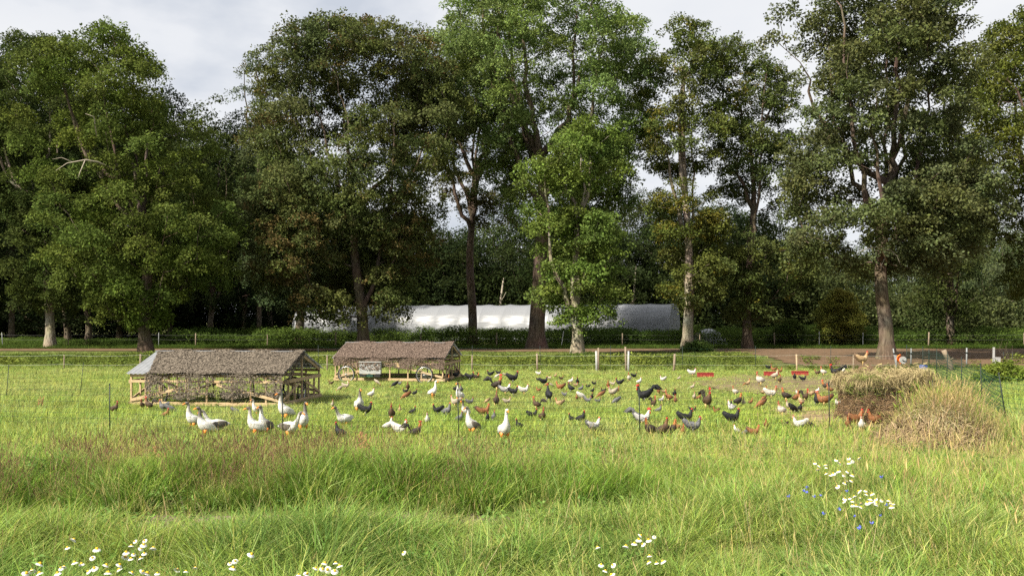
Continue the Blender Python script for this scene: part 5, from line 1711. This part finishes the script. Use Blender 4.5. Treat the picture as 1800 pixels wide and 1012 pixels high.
# every bird read off the photograph: crop origin, then u, v of its lowest visible point (4.4975 x enlargement), apparent height, plumage, pose, facing
CR = {2: 200, 3: 560, 4: 900, 5: 1150, 6: 1400}
HENS = """
2 5 612 90 dark_brown upright R
2 225 580 75 dark_brown upright F
2 275 580 95 dark_brown upright L c
2 395 592 85 grey stand L
2 455 605 70 grey peck R
2 408 660 75 ginger upright R
2 968 625 60 grey peck R
3 98 385 32 dark_brown stand L
3 168 432 40 cream peck L
3 215 416 50 cream stand R
3 418 488 70 white upright R
3 463 380 38 cream peck R
3 110 562 55 cream upright F
3 600 402 45 black peck L
3 640 388 34 grey stand R
3 705 432 68 dark_brown upright F
3 690 500 62 ginger peck L
3 762 470 46 black upright R
3 685 452 36 black stand L
3 1090 440 62 black upright R
3 1128 446 60 grey upright F
3 1030 372 62 black_and_ginger upright F
3 1012 338 52 black stand L
3 1082 335 60 black stand R
3 1146 327 30 cream stand R
3 1196 350 62 black stand R
3 1245 342 45 black_and_ginger stand R
3 1255 308 24 black upright F
3 1358 322 48 black stand L
3 1422 305 34 black stand R
3 1410 330 30 white peck L
3 1476 318 30 cream stand R
3 1535 372 95 black stand R
3 1412 440 132 black_and_ginger upright R c
3 1474 466 84 barred_grey_and_white stand R
3 1540 472 72 black stand R
3 1622 462 74 white stand R
3 1740 440 30 ginger stand L
3 1405 556 108 dark_brown upright A
3 1330 527 34 buff peck L
3 1490 538 52 cream stand R
3 1082 558 78 cream stand L
3 1196 542 52 grey stand R
3 1300 642 98 ginger stand R
3 1335 686 78 black upright F
3 1386 676 80 grey upright F
3 1585 737 78 black upright L
3 1722 578 92 dark_brown upright L c
3 1690 657 72 black stand R
3 1768 682 112 dark_brown upright F
3 942 616 74 black stand L
3 1014 637 102 grey upright R
3 745 620 66 black upright R
3 645 607 60 buff upright F
3 578 664 122 dark_brown upright F
3 372 628 98 black stand R
3 168 802 124 black upright L
3 552 752 100 white upright R
3 642 786 122 white stand R
3 772 800 134 black_and_ginger upright R c
3 860 712 98 white upright F
3 1112 684 82 grey upright R
4 210 312 34 white stand R
4 206 354 26 black stand L
4 250 388 64 black stand R
4 296 342 26 cream stand R
4 342 326 26 buff upright R
4 390 347 30 dark_brown stand R
4 276 394 28 ginger peck L
4 316 400 26 cream peck R
4 382 432 66 ginger stand L
4 466 377 50 white upright R
4 518 382 56 black upright F
4 503 402 30 buff stand R
4 466 442 68 black upright L
4 546 434 46 grey upright R
4 600 412 28 black stand L
4 650 386 18 black stand R
4 637 446 38 black upright R
4 760 412 58 ginger upright F
4 796 392 34 cream stand R
4 850 392 56 black stand L
4 290 518 122 black upright A
4 415 477 34 grey stand R
4 376 558 60 buff stand L
4 512 503 42 ginger upright A
4 552 502 62 white peck R
4 600 527 46 grey stand R
4 632 500 50 black upright F
4 678 530 34 grey stand R
4 702 484 54 ginger peck L
4 722 444 30 black stand L
4 796 476 76 cream stand L
4 832 454 48 ginger upright R
4 822 536 56 grey peck L
4 926 362 68 white_and_brown upright F
4 965 332 40 black stand R
4 1006 382 52 white upright R
4 1044 522 136 black stand L c
4 1193 362 46 white stand L
4 1320 347 32 cream upright R
4 1424 318 58 white stand R
4 1427 417 42 cream upright R
4 1160 457 54 ginger upright F
4 1202 452 32 buff stand R
4 1183 524 50 barred_grey_and_white upright R
4 1238 516 76 ginger upright L
4 1285 482 66 black upright F
4 1292 532 62 ginger upright A
4 1120 562 88 dark_brown upright F c
4 1160 606 60 grey upright R
4 1440 503 58 cream upright F
4 1475 506 48 ginger upright R
4 1545 578 166 dark_brown upright F c
4 1614 613 46 ginger stand L
4 1428 597 42 black stand R
4 1372 704 114 black stand R
4 1430 768 124 grey stand R
4 1256 790 124 black_and_ginger upright R
4 1192 797 142 dark_brown upright R
4 1312 752 74 ginger upright L
4 1350 787 86 ginger upright F
4 1092 788 134 black_and_ginger upright L
4 985 668 48 black stand L
4 1030 712 140 barred_grey_and_white stand R c
4 645 756 108 barred_grey_and_white stand R
4 545 694 92 black upright R
4 470 682 62 black upright L
4 1740 706 120 black stand R
4 1732 592 76 barred_grey_and_white upright L
5 836 396 104 white_and_brown upright L
5 720 388 26 ginger peck L
5 742 392 50 buff upright R
5 905 267 42 black stand R
5 945 282 40 ginger stand L
5 1000 292 40 ginger upright R
5 956 346 76 cream upright R
5 992 374 60 dark_brown upright F
5 1110 350 60 black upright F
5 1176 358 44 black stand R
5 1290 308 40 dark_brown stand L
5 1336 314 66 white_and_brown upright L
5 1434 322 96 black stand L c
5 1492 294 46 white upright R
5 1360 422 72 black_and_ginger stand L c
5 1386 450 64 ginger upright L
5 640 470 66 white_and_brown upright L
5 664 552 92 black_and_ginger upright R
5 706 548 60 cream upright F
5 763 534 38 ginger upright R
5 598 552 44 black upright R
5 612 594 48 barred_grey_and_white stand L
5 842 570 72 ginger peck L
5 866 502 34 ginger peck L
5 868 468 62 buff upright R
5 922 492 90 white_and_brown stand R
5 1040 514 96 black_and_ginger upright L
5 1120 520 80 ginger upright R
5 1133 462 34 white upright L
5 1196 514 94 dark_brown upright F c
5 1160 546 76 buff upright A
5 1240 480 60 buff stand L
5 1290 450 40 white upright R
5 1285 548 98 black upright A
5 1342 556 112 ginger stand L
5 1006 630 104 white_and_brown upright L
5 1102 608 78 black peck R
5 1064 582 70 cream upright L
5 1153 600 72 black upright F
5 886 738 80 ginger upright F
5 784 797 84 ginger stand R
5 716 790 56 grey peck L
5 654 774 66 barred_grey_and_white upright L
5 1150 744 100 white stand L
5 1236 738 70 black peck R
5 1030 722 22 dark_brown stand L
5 1512 534 76 white peck L
5 1452 556 62 white upright L
5 1474 610 78 ginger upright A
5 1522 594 52 white peck R
5 1560 614 64 grey upright R
5 1590 700 122 ginger stand R
5 1530 730 92 ginger upright F
5 1640 752 118 white upright F
5 1745 694 118 ginger stand L
6 866 700 72 dark_brown upright R
"""
GEESE = """
2 625 716 208 grey_head tall L
2 722 766 232 grey_neck tall L
2 812 752 188 saddle lean L
2 1116 752 224 grey_head tall L
2 1196 746 230 saddle tall L
2 1352 650 222 grey_head tall L
2 1496 726 236 grey_neck tall R
2 1388 764 206 saddle lean R
2 1128 610 120 saddle tall L
3 320 586 190 grey_neck tall F
3 205 706 164 grey_head lean L
3 905 468 124 white tall R
3 1115 504 152 grey_head tall L
3 1160 616 118 grey_neck tall L
3 1212 748 214 saddle tall L
3 1470 782 244 white tall F
"""
FACE = {'R': 0.0, 'L': math.pi, 'F': -math.pi / 2, 'A': math.pi / 2}
MARKS = [((190, 725), 'the first net post'), ((496, 735), 'the second net post'), ((804, 735), 'the third net post'), ((1123, 728), 'the fourth net post'), ((1458, 722), 'the fifth net post'),
         ((420, 700), 'the near coop'), ((690, 662), 'the far coop'), ((1240, 656), 'the single red trough'), ((1381, 655), 'the twin red troughs'), ((1560, 700), 'the hay heap'),
         ((1050, 640), 'the paired white stakes'), ((945, 640), 'the lone stake'), ((880, 740), 'the pale frontal goose'), ((800, 690), 'the goose with outstretched white body')]
MARKS = MARKS[:12] + [((881, 735), 'the goose facing the viewer')]
def relation(x, y):
    best = min(MARKS, key=lambda m: abs(m[0][0] - x) + 2.2 * abs(m[0][1] - y))
    dx, dy = x - best[0][0], (y - best[0][1]) * 2.2
    if abs(dx) > abs(dy): w = 'right of' if dx > 0 else 'left of'
    else: w = 'in front of' if dy > 0 else 'behind'
    far = 'well ' if abs(dx) + abs(dy) > 110 and w in ('right of', 'left of') else ''
    return far + w + ' ' + best[1]
FW = {'L': 'facing left', 'R': 'facing right', 'F': 'facing the viewer', 'A': 'seen from behind'}
PW = {'stand': 'standing', 'upright': 'upright', 'peck': 'pecking', 'tall': 'upright', 'lean': 'leaning forward'}
todo = []
jr = RS(17)
for line in HENS.strip().splitlines() + ['G ' + l for l in GEESE.strip().splitlines()]:
    f = line.split()
    goose = f[0] == 'G'
    if goose: f = f[1:]
    cr_, u, v, h = int(f[0]), float(f[1]), float(f[2]), float(f[3])
    plum, pose, fc = f[4].replace('_', ' '), f[5], f[6]
    cock = len(f) > 7
    px, py = CR[cr_] + u / 4.4975, 590 + v / 4.4975
    hid = .05 if not goose else .12          # legs sunk in the grass
    d0 = CH * FPX / (py - HY)
    d = (CH - hid * .9) * FPX / (py - HY)
    hm = h / 4.4975 * d / FPX + hid
    nom = {'stand': .44, 'upright': .50, 'peck': .42, 'tall': .85, 'lean': .74}[pose] * (1.12 if cock else 1)
    s = hm / nom
    s = min(max(s, .42), (1.16 if cock else 1.08) if not goose else 1.1)
    s *= 1.06 if not goose else .93
    X = XD(px, d)
    z = float(gz(X, d))
    rz = FACE[fc] + jr.uniform(-.45, .45) + (0 if not goose else {'L': .65, 'R': -.65}.get(fc, 0))
    root = bird('goose' if goose else 'hen', pose, ('goose ' + plum) if goose else plum, (X, d, z), rz, s, cock, d < 36)
    if goose:
        what = {'grey head': 'white goose with grey head', 'grey neck': 'goose with dark grey neck', 'saddle': 'white goose with dark wings', 'white': 'all white goose'}[plum]
        root['category'] = 'goose'; root['group'] = 'geese in the hen run'
    else:
        young = s < .62
        kind = ('rooster' if cock else ('small hen' if young else 'hen'))
        what = plum + ' ' + kind
        root['category'] = 'rooster' if cock else 'hen'; root['group'] = 'hens and roosters in the run'
    todo.append([root, what + ' ' + PW[pose] + ' ' + FW[fc] + ', ' + relation(px, py), px, py])
# the buff hen on the earth heap
root = bird('hen', 'stand', 'buff', (XD(1515, 28.2), 28.2, 1.06), .1, 1.06)
tag(root, 'buff hen standing on top of the dark earth heap, facing right', 'hen', 'hens and roosters in the run')
# a grey hen on the perch of the near coop
pw_ = c1.matrix_basis @ Vector((4.15, 1.1, .88))
root = bird('hen', 'stand', 'grey', pw_, .2, .85)
tag(root, 'grey hen perched inside the gable end of the near coop', 'hen', 'hens and roosters in the run')
ORD = ['first', 'second', 'third', 'fourth', 'fifth', 'sixth', 'seventh']
NUM = ['zero', 'one', 'two', 'three', 'four', 'five', 'six', 'seven']
groups_ = {}
for t in todo: groups_.setdefault(t[1], []).append(t)
for lab, ts in groups_.items():
    if len(ts) == 1:
        ts[0][0]['label'] = lab
    else:
        ts.sort(key=lambda t: t[2])
        for i, t in enumerate(ts):
            t[0]['label'] = lab + ', ' + ('leftmost' if i == 0 else ('rightmost' if i == len(ts) - 1 else ORD[i] + ' from left')) + ' of ' + NUM[min(len(ts), 7)]

# ------------------------------------------------------------------ flowers and single plants
PETAL = mat('white_petal', (.70, .70, .68), .6, transl=.2)
DISCM = mat('yellow_disc', (.70, .40, .02), .7)
BLUEF = mat('cornflower_blue', (.10, .13, .62), .6)
STEM = mat('green_stem', (.10, .15, .035), .7)
def flower_meshes():
    mb = MB()
    n = 13
    for i in range(n):
        a = 2 * math.pi * i / n
        c, s = math.cos(a), math.sin(a)
        t = (-s, c)
        pts = []
        for r, w, z in ((.007, .0025, .001), (.017, .0052, -.002), (.026, .0042, -.010)):
            pts += [(c * r - t[0] * w, s * r - t[1] * w, z), (c * r + t[0] * w, s * r + t[1] * w, z)]
        mb.add(pts, [(0, 1, 3, 2), (2, 3, 5, 4)])
    pe = mb.mesh('petals'); pe.materials.append(PETAL)
    mb = MB().tube([(0, 0, -.003), (0, 0, .004), (0, 0, .010), (0, 0, .013)], [.010, .0105, .007, .002], 10)
    di = mb.mesh('disc'); di.materials.append(DISCM)
    mb = MB()
    for i in range(11):
        a = 2 * math.pi * i / 11 + (i % 2) * .2
        c, s = math.cos(a), math.sin(a); t = (-s, c)
        z = .012 + .006 * (i % 3)
        mb.add([(c * .004, s * .004, 0), (c * .016 - t[0] * .005, s * .016 - t[1] * .005, z), (c * .021, s * .021, z + .004), (c * .016 + t[0] * .005, s * .016 + t[1] * .005, z)], [(0, 1, 2, 3)])
    bl = mb.mesh('petals'); bl.materials.append(BLUEF)
    mb = MB().tube([(0, 0, -.012), (0, 0, -.004), (0, 0, .004)], [.004, .007, .004], 7)
    ca = mb.mesh('calyx'); ca.materials.append(STEM)
    return pe, di, bl, ca
PE, DI, BLP, CAL = flower_meshes()
def flower_plant(name, label, heads, hz, cat, group, blue=False, crop=(0, 760)):
    """heads: u, v in a 3 x enlargement; hz: height of the heads above the ground. One plant: a foot, branching stems, flower heads."""
    P = []
    for u, v in heads:
        px, py = crop[0] + u / 3, crop[1] + v / 3
        z = hz * jr.uniform(.88, 1.1)
        d = (CH - z) * FPX / (py - HY)
        P.append(Vector((XD(px, d), d, z)))
    foot = sum(P, Vector()) / len(P)
    foot.z = float(gz(foot.x, foot.y))
    root = empty(name, foot); tag(root, label, cat, group)
    mb = MB()
    for p in P:
        q = p - foot
        b = Vector((q.x * .35, q.y * .35, 0))
        m = b.lerp(q, .55) + Vector((jr.uniform(-.02, .02), jr.uniform(-.02, .02), .02))
        mb.tube([b, m, q], [.0026, .0022, .0018], 4, False)
    st = mb.build('stem', STEM, root); st['kind'] = 'stuff'
    for p in P:
        f = bpy.data.objects.new('flower', BLP if blue else PE); COL.objects.link(f); f.parent = root
        f.location = p - foot
        f.rotation_euler = (jr.uniform(-.3, .85), jr.uniform(-.6, .6), jr.uniform(0, 6.28))
        k = jr.uniform(.75, 1.35); f.scale = (k, k, k)
        g = bpy.data.objects.new('calyx' if blue else 'disc', CAL if blue else DI); COL.objects.link(g); g.parent = f
GD = 'white chamomile daisies in the near grass'
A = [(388,562),(355,605),(510,613),(487,658),(393,683),(430,690),(337,705),(322,712),(168,727),(138,740),(208,740),(303,740),(465,730),(497,713),(210,690)]
B = [(560,697),(570,737),(630,695),(628,720),(663,652),(665,630),(690,663),(692,595),(705,640),(743,610),(757,590),(762,568),(710,572),(742,660),(760,635),(808,607),(695,737),(752,730),(775,740),(830,740)]
flower_plant('daisy_plant', 'largest chamomile daisy plant in the lower left corner', A, .46, 'daisy', GD)
flower_plant('daisy_plant', 'dense chamomile daisy plant just right of the corner plant', B, .46, 'daisy', GD)
flower_plant('daisy_plant', 'three scattered low daisies right of the dense daisy plant', [(935,720),(980,730),(1030,710)], .40, 'daisy', GD)
flower_plant('daisy_plant', 'four loosely spaced daisies midway along the bottom left', [(1212,687),(1240,675),(1325,640),(1228,712)], .42, 'daisy', GD)
flower_plant('daisy_plant', 'daisy plant cut by the bottom edge left of centre', [(1575,748),(1620,742),(1665,713),(1700,718),(1727,720),(1712,687),(1770,685),(1765,728),(1790,700)], .45, 'daisy', GD)
flower_plant('daisy_plant', 'upper daisy plant at the bottom right of centre', [(1578,540),(1650,548),(1620,565),(1568,563),(1545,583),(1590,587),(1500,598),(1352,604)], .45, 'daisy', GD, crop=(600, 760))
flower_plant('daisy_plant', 'lower daisy plant at the bottom right of centre', [(1625,648),(1620,682),(1662,685),(1695,678)], .42, 'daisy', GD, crop=(600, 760))
flower_plant('daisy_plant', 'small daisy plant cut by the bottom edge right of centre', [(1370,695),(1432,697),(1392,727),(1425,748)], .42, 'daisy', GD, crop=(600, 760))
flower_plant('daisy_plant', 'single white daisy alone at the bottom centre', [(327,632)], .42, 'daisy', GD, crop=(600, 760))
flower_plant('daisy_plant', 'loose daisy plant farthest back in the right-hand tall grass', [(810,143),(828,160),(875,135),(877,158),(897,152),(930,134),(698,160),(720,175),(712,193),(753,170),(757,183),(820,202),(755,215),(795,215),(780,224),(870,205),(850,224),(895,224),(855,265),(870,257),(890,253),(815,283)], .52, 'daisy', GD, crop=(1200, 760))
flower_plant('daisy_plant', 'dense bunch of daisies in the right-hand tall grass', [(930,308),(965,305),(998,322),(855,348),(880,345),(905,335),(938,343),(970,325),(990,350),(1017,350),(1050,357),(1087,357),(1095,370),(1110,375),(850,362),(895,360),(915,385),(940,372),(940,392),(975,368),(1020,380),(1020,368),(895,382),(992,367),(1100,390)], .52, 'daisy', GD, crop=(1200, 760))
GB = 'blue cornflowers in the near grass'
flower_plant('cornflower_plant', 'cornflower plant left of the right-hand daisies', [(560,342),(655,295),(640,312),(657,318),(730,335),(697,342)], .48, 'cornflower', GB, True, (1200, 760))
flower_plant('cornflower_plant', 'cornflower plant below the dense bunch of daisies', [(1047,440),(910,445),(1000,483),(940,507),(1080,385)], .46, 'cornflower', GB, True, (1200, 760))
flower_plant('cornflower_plant', 'single cornflower above and right of the dense daisies', [(1050,240)], .5, 'cornflower', GB, True, (1200, 760))
flower_plant('cornflower_plant', 'low cornflowers between the two other cornflower plants', [(822,407),(740,432),(866,314)], .45, 'cornflower', GB, True, (1200, 760))

DOCKSEED = mat('rusty_dock_seed', (.22, .115, .05), .9, noise=.4, nscale=60)
LEAFG = mat('dock_leaf', (.11, .16, .035), .7, transl=.3)
def dock(loc, h, label, seed, rust=1.0):
    r_ = RS(seed)
    root = empty('dock_plant', loc); tag(root, label, 'dock plant', 'dock and sorrel plants')
    sm = DOCKSEED if rust > .5 else mat('green_dock_seed', (.17, .19, .05), .9, noise=.3, nscale=60)
    mb = MB(); sd_ = MB()
    for k in range(int(5 + 4 * r_.uniform())):
        a = r_.uniform(0, 6.28); ln = r_.uniform(.05, .3)
        H = h * r_.uniform(.65, 1.1)
        pts = [Vector((math.cos(a) * ln * H * t, math.sin(a) * ln * H * t, H * t)) for t in (0, .3, .6, 1.0)]
        mb.tube(pts, [.006, .005, .004, .002], 4, False)
        for q in range(26):
            t = r_.uniform(.42, 1.0)
            p = Vector((math.cos(a) * ln * H * t, math.sin(a) * ln * H * t, H * t)) + Vector(tuple(r_.normal(size=3) * .018 * (1.3 - t)))
            s = r_.uniform(.008, .018)
            sd_.add([p + Vector((-s, 0, 0)), p + Vector((0, s * .6, s * .8)), p + Vector((s, 0, 0)), p + Vector((0, -s * .6, -s * .8))], [(0, 1, 2, 3)])
    st = mb.build('stem', STEM, root); st['kind'] = 'stuff'
    o = sd_.build('seed_head', sm, root); o['kind'] = 'stuff'
    for k in range(9):
        a = r_.uniform(0, 6.28); L = r_.uniform(.12, .26) * h / .6; w = L * .16; z0 = r_.uniform(.02, .3) * h
        c, s = math.cos(a), math.sin(a)
        V = []
        for t, ww, z in ((0, .2, 0), (.3, 1, .10), (.65, .9, .12), (1, .08, .02)):
            V += [(c * L * t + s * w * ww, s * L * t - c * w * ww, z0 + z * L * 1.6), (c * L * t - s * w * ww, s * L * t + c * w * ww, z0 + z * L * 1.6)]
        link('leaf', mesh_np('leaf', V, [(0, 1, 3, 2), (2, 3, 5, 4), (4, 5, 7, 6)]), root, LEAFG, True)
dock(W(640, 815), .62, 'rust brown dock plant in front of the white hens', 1)
dock(W(283, 838), .50, 'rust brown dock clump on the bank at the left', 2)
dock(W(385, 716), .62, 'green flowering dock plant before the near coop', 3, 0)
dock(W(768, 826), .40, 'short rusty dock plant on the bank left of centre', 4)
dock(W(70, 724), .40, 'rusty dock plant in the left run grass', 5)
dock(W(1330, 668), .55, 'brownish green dock plant left of the middle red trough', 6, 0)
# the bright sapling in front of the hay heap
p = W(1578, 752)
root = empty('sapling', p); tag(root, 'thin sapling with bright yellow green leaves before the hay heap', 'sapling')
MB().tube([(0, 0, -.02), (.02, 0, .3), (-.02, 0, .6), (-.03, 0, .86)], [.008, .007, .005, .003], 5).build('stem', STEM, root, True)
r_ = RS(9)
SAPL = mat('sapling_leaf', (.30, .36, .045), .6, transl=.4)
for k in range(26):
    z = r_.uniform(.18, .88); a = r_.uniform(0, 6.28); L = r_.uniform(.06, .11); w = L * .3
    c, s = math.cos(a), math.sin(a)
    V = [(-.01, 0, z), (c * L * .5 + s * w, s * L * .5 - c * w, z + .02), (c * L, s * L, z + .0), (c * L * .5 - s * w, s * L * .5 + c * w, z + .02)]
    link('leaf', mesh_np('leaf', V, [(0, 1, 2, 3)]), root, SAPL)

# ------------------------------------------------------------------ grass standing round the nearer birds
rs = RS(901)
gx, gy, gh = [], [], []
for root, lab, px, py in todo:
    X, Y = root.location.x, root.location.y
    if Y > 27: continue
    big = root['category'] == 'goose'
    for k in range(16 if big else 5):
        a = rs.uniform(0, 6.28); r = (.30 if big else .16) * math.sqrt(rs.uniform(.1, 1))
        gx.append(X + r * math.cos(a)); gy.append(Y - .06 + r * math.sin(a) * .8)
        gh.append(rs.uniform(.7, 1.25) * (1.0 if big else .62))
gx, gy, gh = np.array(gx), np.array(gy), np.array(gh)
lay('bird_grass', 'grass tufts standing round the legs of the nearer birds', blades(911, 20, .13, .22, .006, .6), gx, gy, gh, blend(LIME, PALE, rs.uniform(size=len(gx)) * .6), rs)
